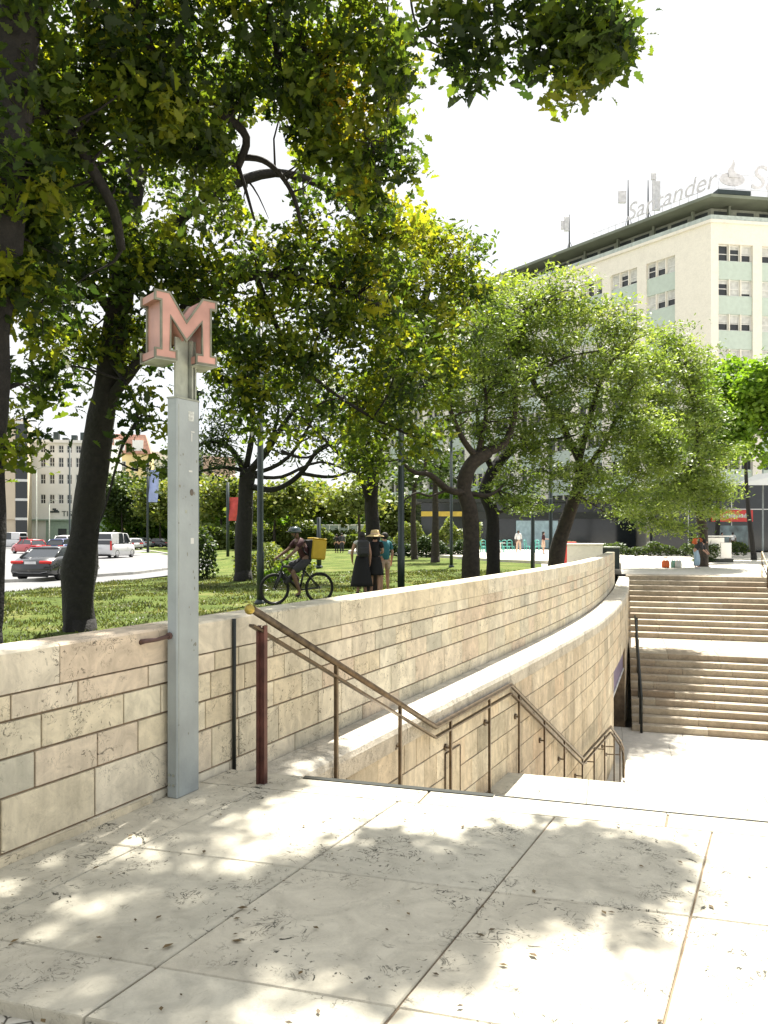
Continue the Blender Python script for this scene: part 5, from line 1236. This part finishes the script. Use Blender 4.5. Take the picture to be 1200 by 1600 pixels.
class Fig:
    """figure in local space: faces -Y, x to its left(+), feet at z=0"""
    def __init__(s, label, loc, rz, h=1.7, **pose):
        s.k = h/1.7; s.root = thing('person', label, 'person', loc, rz)
        J = dict(pel=(0,0,.93), sp=(0,-.01,1.10), ch=(0,-.01,1.28), nk=(0,0,1.44), hd=(0,-.015,1.53), top=(0,-.01,1.62),
            shL=(.17,0,1.38), elL=(.23,.03,1.11), wrL=(.24,-.04,.87), shR=(-.17,0,1.38), elR=(-.23,.03,1.11), wrR=(-.24,-.04,.87),
            hiL=(.09,0,.90), knL=(.10,-.02,.49), anL=(.10,.02,.08), toL=(.11,-.14,.04), hiR=(-.09,0,.90), knR=(-.10,-.02,.49), anR=(-.10,.02,.08), toR=(-.11,-.14,.04))
        J.update(pose); s.J = {a: Vector(b_)*s.k for a, b_ in J.items()}
    def body(s, skin):
        J, k = s.J, s.k; V, E, Rr, ix = [], [], [], {}
        def v(n_, p, r): ix[n_] = len(V); V.append(p); Rr.append(r*k)
        v('pel',J['pel'],.125); v('sp',J['sp'],.115); v('ch',J['ch'],.13); v('nk0',J['nk'].lerp(J['ch'],.35),.07); v('nk',J['nk'],.052); v('jaw',J['nk'].lerp(J['hd'],.55)+Vector((0,-.02*k,0)),.062); v('hd',J['hd']+Vector((0,0,.02*k)),.085); v('top',J['top']+Vector((0,0,.01)),.07)
        E += [(0,1),(1,2),(2,3),(3,4),(4,5),(5,6),(6,7)]
        hdv = (J['hd']-J['nk']).normalized(); fwd = Vector((0,-1,0)) if 'face' not in J else J['face'].normalized()
        v('nose', J['hd']+fwd*.105*k, .012); E.append((ix['hd'],ix['nose']))
        for sd in 'LR':
            v('sh'+sd,J['sh'+sd],.062); v('up'+sd,J['sh'+sd].lerp(J['el'+sd],.5),.05); v('el'+sd,J['el'+sd],.042); v('fo'+sd,J['el'+sd].lerp(J['wr'+sd],.4),.040); v('wr'+sd,J['wr'+sd],.027)
            E += [(ix['nk0'],ix['sh'+sd]),(ix['sh'+sd],ix['up'+sd]),(ix['up'+sd],ix['el'+sd]),(ix['el'+sd],ix['fo'+sd]),(ix['fo'+sd],ix['wr'+sd])]
            d = (J['wr'+sd]-J['el'+sd]).normalized(); sx = 1 if sd == 'L' else -1; sidev = d.cross(Vector((sx,0,0))); sidev = sidev.normalized() if sidev.length > .1 else Vector((0,-1,0))
            inn = Vector((-sx,0,0)); inn = (inn - d*inn.dot(d)).normalized()
            pm = J['wr'+sd]+d*.055*k; v('pa'+sd, pm, .033); E.append((ix['wr'+sd],ix['pa'+sd]))
            for f, (o_, l_) in enumerate(((-.027,.075),(-.009,.085),(.009,.08),(.026,.062))):
                b0 = pm+sidev*o_*k+d*.03*k; v(f'f{sd}{f}a',b0,.0095); v(f'f{sd}{f}b',b0+(d*l_*.5+inn*l_*.12)*k,.0085); v(f'f{sd}{f}c',b0+(d*l_*.85+inn*l_*.42)*k,.007)
                E += [(ix['pa'+sd],ix[f'f{sd}{f}a']),(ix[f'f{sd}{f}a'],ix[f'f{sd}{f}b']),(ix[f'f{sd}{f}b'],ix[f'f{sd}{f}c'])]
            t0 = J['wr'+sd]+(d*.03-sidev*.035)*k; v('t0'+sd,t0,.012); v('t1'+sd,t0+(d*.04-sidev*.02+inn*.01)*k,.009); E += [(ix['wr'+sd],ix['t0'+sd]),(ix['t0'+sd],ix['t1'+sd])]
            v('hi'+sd,J['hi'+sd],.09); v('th'+sd,J['hi'+sd].lerp(J['kn'+sd],.45),.078); v('kn'+sd,J['kn'+sd],.055); v('ca'+sd,J['kn'+sd].lerp(J['an'+sd],.35),.055); v('an'+sd,J['an'+sd],.036); v('to'+sd,J['to'+sd],.032)
            E += [(0,ix['hi'+sd]),(ix['hi'+sd],ix['th'+sd]),(ix['th'+sd],ix['kn'+sd]),(ix['kn'+sd],ix['ca'+sd]),(ix['ca'+sd],ix['an'+sd]),(ix['an'+sd],ix['to'+sd])]
        skinmesh('body', V, E, Rr, skin, s.root)
    def top(s, mat, sleeve=.9, name='shirt', hem=0, r=.0):
        J, k = s.J, s.k; V = [J['pel']+Vector((0,0,hem)), J['sp'], J['ch'], J['nk'].lerp(J['ch'],.4)]; Rr = [(.15+r)*k,(.135+r)*k,(.152+r)*k,.08*k]; E = [(0,1),(1,2),(2,3)]
        for sd in 'LR':
            i = len(V); V += [J['sh'+sd], J['sh'+sd].lerp(J['el'+sd], min(sleeve,1))]; Rr += [(.075)*k, (.062)*k]; E += [(3,i),(i,i+1)]
            if sleeve > 1: V.append(J['el'+sd].lerp(J['wr'+sd], sleeve-1)); Rr.append(.045*k); E.append((i+1,i+2))
        return skinmesh(name, V, E, Rr, mat, s.root)
    def trousers(s, mat, length=1.9, name='trousers', r=0):
        J, k = s.J, s.k; V = [J['pel']+Vector((0,0,.06*k)), J['pel']-Vector((0,0,.03*k))]; Rr = [.135*k,.14*k]; E = [(0,1)]
        for sd in 'LR':
            i = len(V); V += [J['hi'+sd], J['hi'+sd].lerp(J['kn'+sd], min(1,length))]; Rr += [.1*k,(.085+r if length <= 1 else .07+r)*k]; E += [(1,i),(i,i+1)]
            if length > 1: V.append(J['kn'+sd].lerp(J['an'+sd], length-1)); Rr.append((.062+r)*k); E.append((i+1,i+2))
        return skinmesh(name, V, E, Rr, mat, s.root)
    def shoes(s, mat):
        for sd in 'LR': skinmesh('shoe', [s.J['an'+sd]-Vector((0,-.02,.035)), s.J['to'+sd]], [(0,1)], [.045*s.k,.04*s.k], mat, s.root)
    def skirt(s, mat, z1, r1, name='skirt', r0=.145, flare=1):
        mb = MB(); c = s.J['pel']; k = s.k; rg = []
        for i in range(9):
            t = i/8; z = (c.z+.10*k)*(1-t)+z1*k*t; r = (r0+(r1-r0)*t**.8)*k
            rg.append([Vector((c.x+r*(1+.05*t*math.sin(a*6+1))*math.cos(a), c.y+r*.75*(1+.05*t*math.sin(a*5))*math.sin(a), z)) for a in [j*2*math.pi/24 for j in range(24)]])
        mb.rings(rg); return mb.build(name, mat, s.root, False)
    def hair(s, mat, long_=0, name='hair'):
        J, k = s.J, s.k; c = J['hd']; mb = MB(); mb.ball(c+Vector((0,.022,.045))*k, (.098*k,.105*k,.10*k), 12)
        if long_: mb.rings([[Vector((c.x+w_*k*math.cos(a), c.y+(.05+.03*t)*k+.05*k*math.sin(a), c.z+(.05-long_*t)*k)) for a in [j*.785 for j in range(8)]] for t, w_ in ((0,.09),(.4,.10),(.8,.09),(1,.05))])
        return mb.build(name, mat, s.root, False)
skinA = simple('light_skin', (.48,.28,.2), .6, var=.08); skinB = simple('brown_skin', (.16,.09,.06), .6, var=.08)
M['blackcloth'] = simple('black_cloth', (.012,.012,.014), .9); M['darkred'] = simple('dark_red_cloth', (.045,.012,.015), .85)
M['greycloth'] = simple('dark_grey_cloth', (.04,.04,.045), .9); M['tealcloth'] = simple('teal_cloth', (.03,.16,.19), .85); M['denim'] = simple('pale_denim', (.30,.42,.52), .9); M['whitecloth'] = simple('white_cloth', (.62,.62,.62), .85)
M['hairdark'] = simple('dark_hair', (.014,.011,.01), .7); M['straw'] = simple('straw', (.55,.42,.2), .8, var=.2, scale=30); M['beigecloth'] = simple('peach_cloth', (.55,.40,.30), .85)
M['yellowbag'] = simple('yellow_box_fabric', (.50,.34,.02), .6, var=.12, scale=4)
def ground(px, Y): x = (px-600)/FPX*Y; return (x, Y, gz(x, Y))
# woman with backpack and long black skirt, seen from behind (faces away -> rz = pi)
f = Fig('woman with a dark backpack, pale top and long black skirt, seen from behind', ground(565,20.2), math.pi+.25, 1.68, elL=(.26,-.02,1.12), wrL=(.22,-.16,.92)); f.body(skinA); f.top(M['whitecloth'], .25, 'tank_top'); f.skirt(M['blackcloth'], .22, .30); f.hair(M['hairdark'], .22); f.shoes(M['greycloth'])
def backpack(root, label, z=1.22, mat='greycloth', yb=.20, name='backpack', sx=.15, sz=.22):
    """rests on a back: a thing of its own at the wearer's back"""
    w_ = wmat(root); o = thing(name, label, 'backpack', tuple(w_ @ Vector((0,yb,z-sz))), root.rotation_euler.z)
    mb = MB(); mb.box((0,0,sz),(2*sx,.17,2*sz),bev=.05); mb.build('bag_body', M[mat], o, False)
    mb = MB(); mb.box((0,.10,sz*.7),(1.5*sx,.06,sz*.8),bev=.02); mb.build('front_pocket', M[mat], o, False)
    for s_ in (-1,1):
        mb = MB(); mb.tube([(s_*sx*.7,-.08,sz*.2),(s_*sx*.8,-.26,sz*.6),(s_*sx*.75,-.31,sz*1.5),(s_*sx*.6,-.22,sz*1.95),(s_*sx*.5,-.08,sz*1.9)], .018, 6); mb.build('strap', M[mat], o, False)
    return o
backpack(f.root, 'dark grey backpack worn by the woman in the long black skirt')
f = Fig('woman in a straw hat and short black dress, seen from behind', ground(586,20.4), math.pi-.1, 1.66, elL=(.20,-.10,1.14), wrL=(.08,-.24,1.10), elR=(-.20,-.10,1.14), wrR=(-.08,-.24,1.10)); f.body(skinA); f.top(M['blackcloth'], .55, 'dress_top', r=.01); f.skirt(M['blackcloth'], .52, .24, 'dress_skirt'); f.hair(M['hairdark'], .05); f.shoes(M['straw'])
ht = thing('straw_hat', 'round straw sun hat on the woman in the short black dress', 'hat', tuple(wmat(f.root) @ Vector((0,.01,1.56))), 0)
mb = MB(); mb.lathe([(.02,.155),(.09,.145),(.115,.09),(.12,.03),(.24,-.02),(.25,-.03),(.12,.02)], (0,0,0), 20); mb.build('brim_and_crown', M['straw'], ht, False); mb = MB(); mb.lathe([(.123,.03),(.119,.06)], (0,0,0), 20); mb.build('hat_band', M['beigecloth'], ht, False)
f = Fig('person in a teal shirt standing behind the straw hat woman', ground(601,21.0), math.pi+.5, 1.68); f.body(skinA); f.top(M['tealcloth'], .8, r=.015, hem=-.08); f.trousers(M['beigecloth'], .75, 'shorts'); f.hair(M['hairdark'], .03); f.shoes(M['whitecloth'])
# cyclist: bicycle seen from its left side, heading -X and a little towards the camera
bk_rz = R(28); bloc = ground(464.5,17.6); bike = thing('bicycle', 'black mountain bicycle under the delivery rider', 'bicycle', bloc, bk_rz)
M['bikeblack'] = simple('black_bike_paint', (.015,.016,.018), .35); M['chrome'] = simple('bike_steel', (.35,.35,.36), .3, .9)
def wheel(cx):
    mb = MB(); mb.rings([[Vector((cx+(.335+.027*math.cos(b_))*math.cos(a), .027*math.sin(b_), .36+(.335+.027*math.cos(b_))*math.sin(a))) for b_ in [j*.785 for j in range(8)]] for a in [i*2*math.pi/32 for i in range(33)]], caps=False)
    w_ = mb.build('wheel', M['black'], bike, False)
    mb = MB(); mb.rings([[Vector((cx+(.302+.012*math.cos(b_))*math.cos(a), .014*math.sin(b_), .36+(.302+.012*math.cos(b_))*math.sin(a))) for b_ in [j*1.57 for j in range(4)]] for a in [i*2*math.pi/32 for i in range(33)]], caps=False); mb.build('rim', M['bikeblack'], w_, False)
    mb = MB()
    for k in range(16): a = k*math.pi/8; mb.tube([(cx+.02*math.cos(a+.5),(-1)**k*.03,.36+.02*math.sin(a+.5)),(cx+.30*math.cos(a),0,.36+.30*math.sin(a))], .0022, 3)
    mb.tube([(cx,-.06,.36),(cx,.06,.36)], .025, 8); mb.build('spokes', M['chrome'], w_, False)
wheel(-.55); wheel(.55)
mb = MB(); bb = (.05,0,.32); ht_ = (-.36,0,.88); hb = (-.40,0,.74); st = (.20,0,.86); ax = (.55,0,.36)
for a, b_, r in ((ht_,hb,.028),(hb,bb,.042),(ht_,(.17,0,.78),.03),(st,bb,.026)): mb.tube([a,b_], r, 8)
for s_ in (-1,1): mb.tube([bb,(.5,s_*.06,.36)], .016, 6); mb.tube([(.17,s_*.02,.76),(.54,s_*.06,.36)], .014, 6); mb.tube([(-.41,s_*.06,.72),(-.55,s_*.06,.36)], .022, 6)
mb.tube([(-.41,-.07,.73),(-.41,.07,.73)], .025, 6); mb.build('frame', M['bikeblack'], bike, False)
mb = MB(); mb.box((-.19,0,.58),(.34,.09,.12),mat=Matrix.Rotation(R(-38),3,'Y'),bev=.03); mb.build('battery', M['bikeblack'], bike, False)
mb = MB(); mb.tube([(-.36,0,.88),(-.38,0,1.0)], .018, 6); mb.tube([(-.38,-.34,1.04),(-.40,-.15,1.02),(-.40,.15,1.02),(-.38,.34,1.04)], .014, 8); mb.build('handlebar', M['bikeblack'], bike, False)
for s_ in (-1,1): mb = MB(); mb.tube([(-.38,s_*.24,1.035),(-.36,s_*.36,1.045)], .02, 8); mb.build('grip', M['black'], bike, False)
mb = MB(); mb.rings([[Vector((x_,w_*math.cos(a),.92+.02*math.sin(a))) for a in [j*.785 for j in range(8)]] for x_, w_ in ((.06,.02),(.15,.035),(.26,.075),(.32,.07))]); mb.build('saddle', M['black'], bike, False)
mb = MB(); mb.tube([(.05,-.07,.32),(.05,.07,.32)], .02, 6); mb.tube([(.05,-.07,.32),(.0,-.09,.17)], .012, 5); mb.tube([(.05,.07,.32),(.10,.09,.47)], .012, 5); mb.box((.0,-.13,.17),(.09,.09,.02)); mb.box((.10,.13,.47),(.09,.09,.02)); mb.lathe([(.09,-.004),(.09,.004)],(0,0,0),16); mb.build('crankset', M['bikeblack'], bike, False)
# rider in the bicycle's frame of reference: figure faces -X
def rot(p): return p
f = Fig('delivery rider in a dark helmet and dark red shirt sitting on the bicycle', bloc, bk_rz, 1.74,
    pel=(.22,0,1.0), sp=(.16,0,1.16), ch=(.08,0,1.33), nk=(.0,0,1.47), hd=(-.05,0,1.57), top=(-.05,0,1.67),
    shL=(.04,-.17,1.41), elL=(-.13,-.24,1.21), wrL=(-.33,-.29,1.07), shR=(.04,.17,1.41), elR=(-.13,.24,1.21), wrR=(-.33,.29,1.07),
    hiL=(.20,-.09,.97), knL=(-.16,-.12,.72), anL=(.02,-.13,.26), toL=(-.10,-.13,.20), hiR=(.20,.09,.97), knR=(-.19,.12,.83), anR=(.10,.13,.53), toR=(-.02,.13,.50), face=(-1,0,0))
for q in ('shL','shR'): pass
f.body(skinB); f.top(M['darkred'], .8, r=.005); f.trousers(M['greycloth'], .95, 'shorts', r=.012); f.shoes(M['blackcloth'])
hm = thing('bicycle_helmet', 'dark glossy helmet worn by the delivery rider', 'helmet', tuple(wmat(f.root) @ (f.J['hd']+Vector((0,0,.055)))), bk_rz)
mb = MB(); mb.rings([[Vector((-.01+r*1.18*math.cos(a), r*math.sin(a), z)) for a in [j*math.pi/10 for j in range(20)]] for r, z in ((.128,-.03),(.132,.0),(.122,.05),(.09,.095),(.03,.115))]); mb.build('shell', simple('dark_helmet', (.03,.05,.055), .2, coat=.5), hm, False)
mb = MB(); mb.box((-.17,0,.0),(.07,.16,.012),mat=Matrix.Rotation(R(-12),3,'Y')); mb.build('visor', M['blackcloth'], hm, False)
mb = MB(); mb.tube([(-.02,-.115,-.03),(-.05,-.06,-.15),(-.05,.06,-.15),(-.02,.115,-.03)], .008, 5); mb.build('chin_strap', M['black'], hm, False)
dbx = thing('delivery_box', 'yellow cube shaped delivery backpack worn by the rider', 'delivery bag', tuple(wmat(f.root) @ Vector((.46,0,1.22))), bk_rz)
mb = MB(); mb.box((0,0,.03),(.36,.42,.46),mat=Matrix.Rotation(R(6),3,'Y'),bev=.03); mb.build('box_body', M['yellowbag'], dbx, False)
mb = MB(); mb.box((-.20,0,.03),(.05,.40,.46),mat=Matrix.Rotation(R(6),3,'Y'),bev=.02); mb.build('back_padding', M['blackcloth'], dbx, False)
mb = MB(); mb.box((.03,0,.275),(.34,.4,.03),mat=Matrix.Rotation(R(6),3,'Y'),bev=.012); mb.build('lid', M['yellowbag'], dbx, False)
for s_ in (-1,1): mb = MB(); mb.tube([(-.22,s_*.12,-.12),(-.36,s_*.17,-.02),(-.42,s_*.17,.12),(-.34,s_*.15,.24),(-.22,s_*.12,.22)], .018, 6); mb.build('strap', M['blackcloth'], dbx, False)
# people on the squares
f = Fig('woman in a white top and peach trousers walking towards the camera past the cafe', (*at(810,56),.235), .1, 1.7, knL=(.10,-.12,.5), anL=(.1,-.08,.09), toL=(.1,-.22,.06), anR=(-.1,.16,.1), toR=(-.1,.04,.04)); f.body(skinB); f.top(M['whitecloth'], 1.5, r=.02); f.trousers(M['beigecloth'], 1.85, r=.015); f.hair(M['hairdark'], .1); f.shoes(M['whitecloth'])
f = Fig('person in a dark top and pink skirt standing behind the leaning trunk', (*at(849,54),.235), 1.2, 1.6, wrL=(.3,-.3,1.1)); f.body(skinA); f.top(M['darkred'], 1.2); f.skirt(M['beigecloth'], .5, .2); f.hair(M['hairdark'], .15); f.shoes(M['whitecloth'])
f = Fig('person in wide pale jeans and a dark top bending forward on the square', (*at(1090,36.7),ZT), R(50), 1.7, pel=(0,.1,.9), sp=(0,0,1.04), ch=(0,-.14,1.15), nk=(0,-.27,1.22), hd=(0,-.36,1.24), top=(0,-.42,1.28), shL=(.17,-.2,1.18), elL=(.2,-.28,.93), wrL=(.16,-.42,.78), shR=(-.17,-.2,1.18), elR=(-.2,-.28,.93), wrR=(-.16,-.42,.78), hiL=(.09,.1,.88), hiR=(-.09,.1,.88), knL=(.14,.02,.48), knR=(-.14,.0,.48), anL=(.2,.06,.08), toL=(.22,-.1,.04), anR=(-.2,.06,.08), toR=(-.22,-.1,.04))
f.body(skinA); f.top(M['greycloth'], 1.3, r=.02); f.trousers(M['denim'], 1.95, r=.04); f.hair(M['hairdark']); f.shoes(M['whitecloth'])
o = backpack(f.root, 'orange bag carried on the back of the person in pale jeans', z=1.3, mat='yellowbag', yb=.12, name='shoulder_bag', sx=.12, sz=.15); 
for c in [q for q in bpy.data.objects if q.parent == o]: c.data.materials.clear(); c.data.materials.append(bpy.data.materials['orange_bag'])
f = Fig('person in a white shirt and black trousers in front of the red sign', (*at(1145,66),.1), 2.8, 1.72); f.body(skinB); f.top(M['whitecloth'], .8, r=.02); f.trousers(M['blackcloth'], 1.9); f.hair(M['hairdark']); f.shoes(M['blackcloth'])
f = Fig('person in dark clothes beside the white shirted one by the shops', (*at(1128,67),.1), .5, 1.72); f.body(skinA); f.top(M['greycloth'], 1.7, r=.02); f.trousers(M['greycloth'], 1.9); f.hair(M['hairdark']); f.shoes(M['blackcloth'])
f = Fig('distant person in black on the lawn, left one of the pair', (*at(526,66),gz(*at(526,66))), 2.8, 1.65); f.body(skinA); f.top(M['blackcloth'], 1.7); f.trousers(M['blackcloth'], 1.9); f.hair(M['hairdark']); f.shoes(M['blackcloth'])
f = Fig('distant person in dark blue on the lawn, right one of the pair', (*at(534,66),gz(*at(534,66))), 3.4, 1.75); f.body(skinA); f.top(M['greycloth'], 1.7, r=.03); f.trousers(M['greycloth'], 1.9, r=.02); f.hair(M['hairdark']); f.shoes(M['blackcloth'])
# ================================================================ vehicles
M['cglass'] = simple('car_glass', (.03,.035,.04), .06, spec=.9, var=.05); M['tail'] = simple('tail_light', (.55,.01,.015), .2, coat=.6); M['plate'] = simple('number_plate', (.7,.7,.72), .4)
M['alloy'] = simple('alloy_wheel', (.4,.4,.42), .3, .8)
def car(label, x, y, rz, paint, L=4.6, W=1.84, H=1.45, kind='sedan', z0=-.4, cat='car'):
    """nose towards +Y in its own space; rear face at y=-L/2"""
    o = thing('parked_van' if kind == 'van' else 'car', label, 'van' if kind == 'van' else 'car', (x,y,z0), rz, 'vehicles on the road'); h = H
    if kind == 'sedan': deck = [(-.5,.50,.60),(-.47,.60,.66),(-.36,.70,.72),(-.22,.72,.74),(.16,.68,.72),(.32,.64,.70),(.44,.54,.62),(.5,.38,.50)]; gh = [(-.37,.70),(-.22,.98),(-.05,1.0),(.06,.98),(.22,.68)]
    elif kind == 'hatch': deck = [(-.5,.42,.58),(-.48,.60,.66),(-.40,.66,.7),(-.2,.68,.72),(.2,.66,.70),(.34,.62,.68),(.45,.52,.6),(.5,.36,.5)]; gh = [(-.475,.66),(-.38,.96),(-.1,1.0),(.08,.97),(.26,.66)]
    else: deck = [(-.5,.42,.55),(-.49,.56,.62),(-.4,.58,.64),(-.2,.58,.64),(.2,.58,.64),(.34,.56,.6),(.44,.50,.55),(.5,.34,.42)]; gh = [(-.492,.56),(-.475,.98),(-.1,1.0),(.15,.97),(.32,.58)]
    mb = MB(); rg = []
    hw = W/2
    for t, zt, _ in deck:
        yy = t*L; end = 1-.10*max(0,(abs(t)-.40)/.10)**1.5; w_ = hw*end; zlo = .20+(.10 if abs(t) > .46 else 0); zt_ = zt*h if kind != 'van' else zt*h
        rg.append([Vector((-w_*.93,yy,zlo)),Vector((-w_,yy,zlo+.12)),Vector((-w_,yy,zt_*.62)),Vector((-w_*.97,yy,zt_*.86)),Vector((-w_*.88,yy,zt_)),Vector((0,yy,zt_+.015)),Vector((w_*.88,yy,zt_)),Vector((w_*.97,yy,zt_*.86)),Vector((w_,yy,zt_*.62)),Vector((w_,yy,zlo+.12)),Vector((w_*.93,yy,zlo))])
    mb.rings(rg, .5, True); mb.build('body', paint, o, False)
    base = [r for r in deck]
    def gw(z): return hw*(.86-.18*max(0,(z/h-.62))/.38) if kind != 'van' else hw*(.92-.07*max(0,(z/h-.6))/.4)
    mb = MB(); rg = []
    for t, zf in gh:
        z = zf*h-.03; b_ = .60*h if kind != 'van' else .52*h; g = gw(z); g0 = gw(b_)
        rg.append([Vector((-g0,t*L,b_)),Vector((-g,t*L,z)),Vector((g,t*L,z)),Vector((g0,t*L,b_))])
    mb.rings(rg, .5, False); mb.build('window_glass', M['cglass'], o, False)
    # roof and pillars in paint
    mb = MB(); rg = []
    for t, zf in [(gh[1][0]-.01,gh[1][1]-.015)]+gh[1:-1]:
        z = zf*h; g = gw(z)+.01; rg.append([Vector((-g,t*L,z-.05)),Vector((-g*.97,t*L,z-.005)),Vector((-g*.6,t*L,z+.02)),Vector((g*.6,t*L,z+.02)),Vector((g*.97,t*L,z-.005)),Vector((g,t*L,z-.05))])
    mb.rings(rg, .5, True); 
    for s_ in (-1,1):
        for i, j in ((0,1),(len(gh)-1,len(gh)-2)):
            (t0,z0_),(t1,z1_) = gh[i], gh[j]; mb.tube([(s_*(gw(z0_*h)+.005),t0*L,z0_*h-.02),(s_*(gw(z1_*h)+.005),t1*L,z1_*h-.02)], .05, 5)
        for t in ((-.04,) if kind != 'van' else (-.3,.0)): mb.tube([(s_*(gw(.62*h)+.006),t*L,.6*h),(s_*(gw(h)+.0),t*L-.03,h*.98)], .035, 5)
    if kind == 'van': mb.box((0,-.487*L,.72*h),(W*.84,.04,.08)); [mb.box((s_*hw*.9,-.34*L,.77*h),(.03,.26*L,.40*h)) for s_ in (-1,1)]
    mb.build('roof', paint, o, False)
    for sx in (-1,1):
        for ty in (-.31,.32):
            wx = sx*(hw-.11); r = .32; mb = MB(); mb.rings([[Vector((wx+dx, ty*L+rr_*math.cos(a), r+rr_*math.sin(a))) for a in [k*math.pi/10 for k in range(20)]] for dx, rr_ in ((-.1,r*.9),(-.09,r),(.09,r),(.1,r*.9))]); wl = mb.build('wheel', M['black'], o, False)
            mb = MB(); mb.rings([[Vector((wx+sx*dx, ty*L+rr_*math.cos(a), r+rr_*math.sin(a))) for a in [k*math.pi/10 for k in range(20)]] for dx, rr_ in ((.09,.21),(.112,.205),(.104,.05))]); mb.build('rim', M['alloy'], wl, False)
            mb = MB(); mb.rings([[Vector((sx*(hw-.0)+dx, ty*L+rr_*math.cos(a), r+.0+rr_*math.sin(a))) for a in [k*math.pi/12 for k in range(13)]] for dx, rr_ in ((-.02*sx,.385),(.008*sx,.385),(.008*sx,.335))], .5, False, False, False); mb.build('wheel_arch', M['black'], o, False)
    zt = (.56 if kind != 'van' else .42)*h
    for s_ in (-1,1):
        mb = MB()
        if kind == 'van': mb.box((s_*hw*.86,-.497*L,.50*h),(.16,.08,.36*h),bev=.02)
        else: mb.box((s_*hw*.66,-.487*L,zt),(hw*.56,.12,.13),bev=.03)
        mb.build('tail_light', M['tail'], o, False)
        mb = MB(); mb.box((s_*(hw+.07),.17*L,.67*h if kind != 'van' else .58*h),(.16,.10,.12),bev=.03); mb.build('wing_mirror', paint, o, False)
        mb = MB(); mb.box((s_*hw*.62,.478*L,.46*h),(hw*.4,.14,.12),bev=.03); mb.build('headlight', M['plate'], o, False)
    mb = MB(); mb.box((0,-.505*L,zt-.02 if kind == 'sedan' else .40*h),(.5,.02,.11)); mb.build('number_plate', M['plate'], o, False)
    mb = MB(); mb.box((0,-.497*L,.27),(W*.84,.10,.16),bev=.04); mb.build('rear_bumper', M['black'] if paint is not bpack else M['black'], o, False)
    if kind == 'sedan': mb = MB(); mb.tube([(-hw*.8,-.505*L,.42),(-hw*.5,-.512*L,.36),(hw*.5,-.512*L,.36),(hw*.8,-.505*L,.42)], .015, 5); mb.build('chrome_trim', M['chrome'], o, False)
    return o
bpack = simple('black_car_paint', (.02,.022,.024), .25, .2, var=.05, coat=.8)
pw = simple('white_car_paint', (.72,.72,.72), .3, var=.03, coat=.5); prd = simple('red_car_paint', (.50,.02,.03), .3, var=.05, coat=.6); pn = simple('navy_car_paint', (.02,.035,.12), .3, .2, var=.05, coat=.6); psv = simple('silver_car_paint', (.40,.44,.48), .3, .4, var=.05, coat=.5)
car('glossy black saloon seen from behind, nearest car on the road', -14.85, 35.0, R(-4), bpack, 4.8, 1.9, 1.45)
x, y = at(45,80); car('bright red car ahead of the black saloon', x, y, R(52), prd, 4.3, 1.8, 1.5, 'hatch')
x, y = at(101,74); car('dark blue car left of the oak trunk, seen from behind', x, y, R(-2), pn, 4.4, 1.84, 1.6, 'hatch')
x, y = at(107,88); car('white car ahead of the dark blue one', x, y, R(-2), pw, 4.5, 1.84, 1.9, 'hatch')
x, y = at(176,66); car('white van with red tail lights right of the oak trunk', x, y, R(-6), pw, 4.6, 2.2, 2.15, 'van')
x, y = at(206,100); car('white car parked beyond the van', x, y, R(35), pw, 4.3, 1.8, 1.5, 'hatch')
x, y = at(222,112); car('pale blue grey car beside the flag pole', x, y, R(50), psv, 4.3, 1.8, 1.5)
x, y = at(14,112); car('white van parked in front of the beige block', x, y, R(80), pw, 4.8, 1.95, 2.3, 'van')
x, y = at(245,112); car('dark car behind the flag pole', x, y, R(70), bpack, 4.3, 1.8, 1.45)
x, y = at(425,104); car('white car far behind the cyclist', x, y, R(85), pw, 4.6, 1.8, 1.5, z0=-.05)
x, y = at(372,106); car('silver car far behind the gnarled tree', x, y, R(85), psv, 4.6, 1.8, 1.5, z0=-.05)
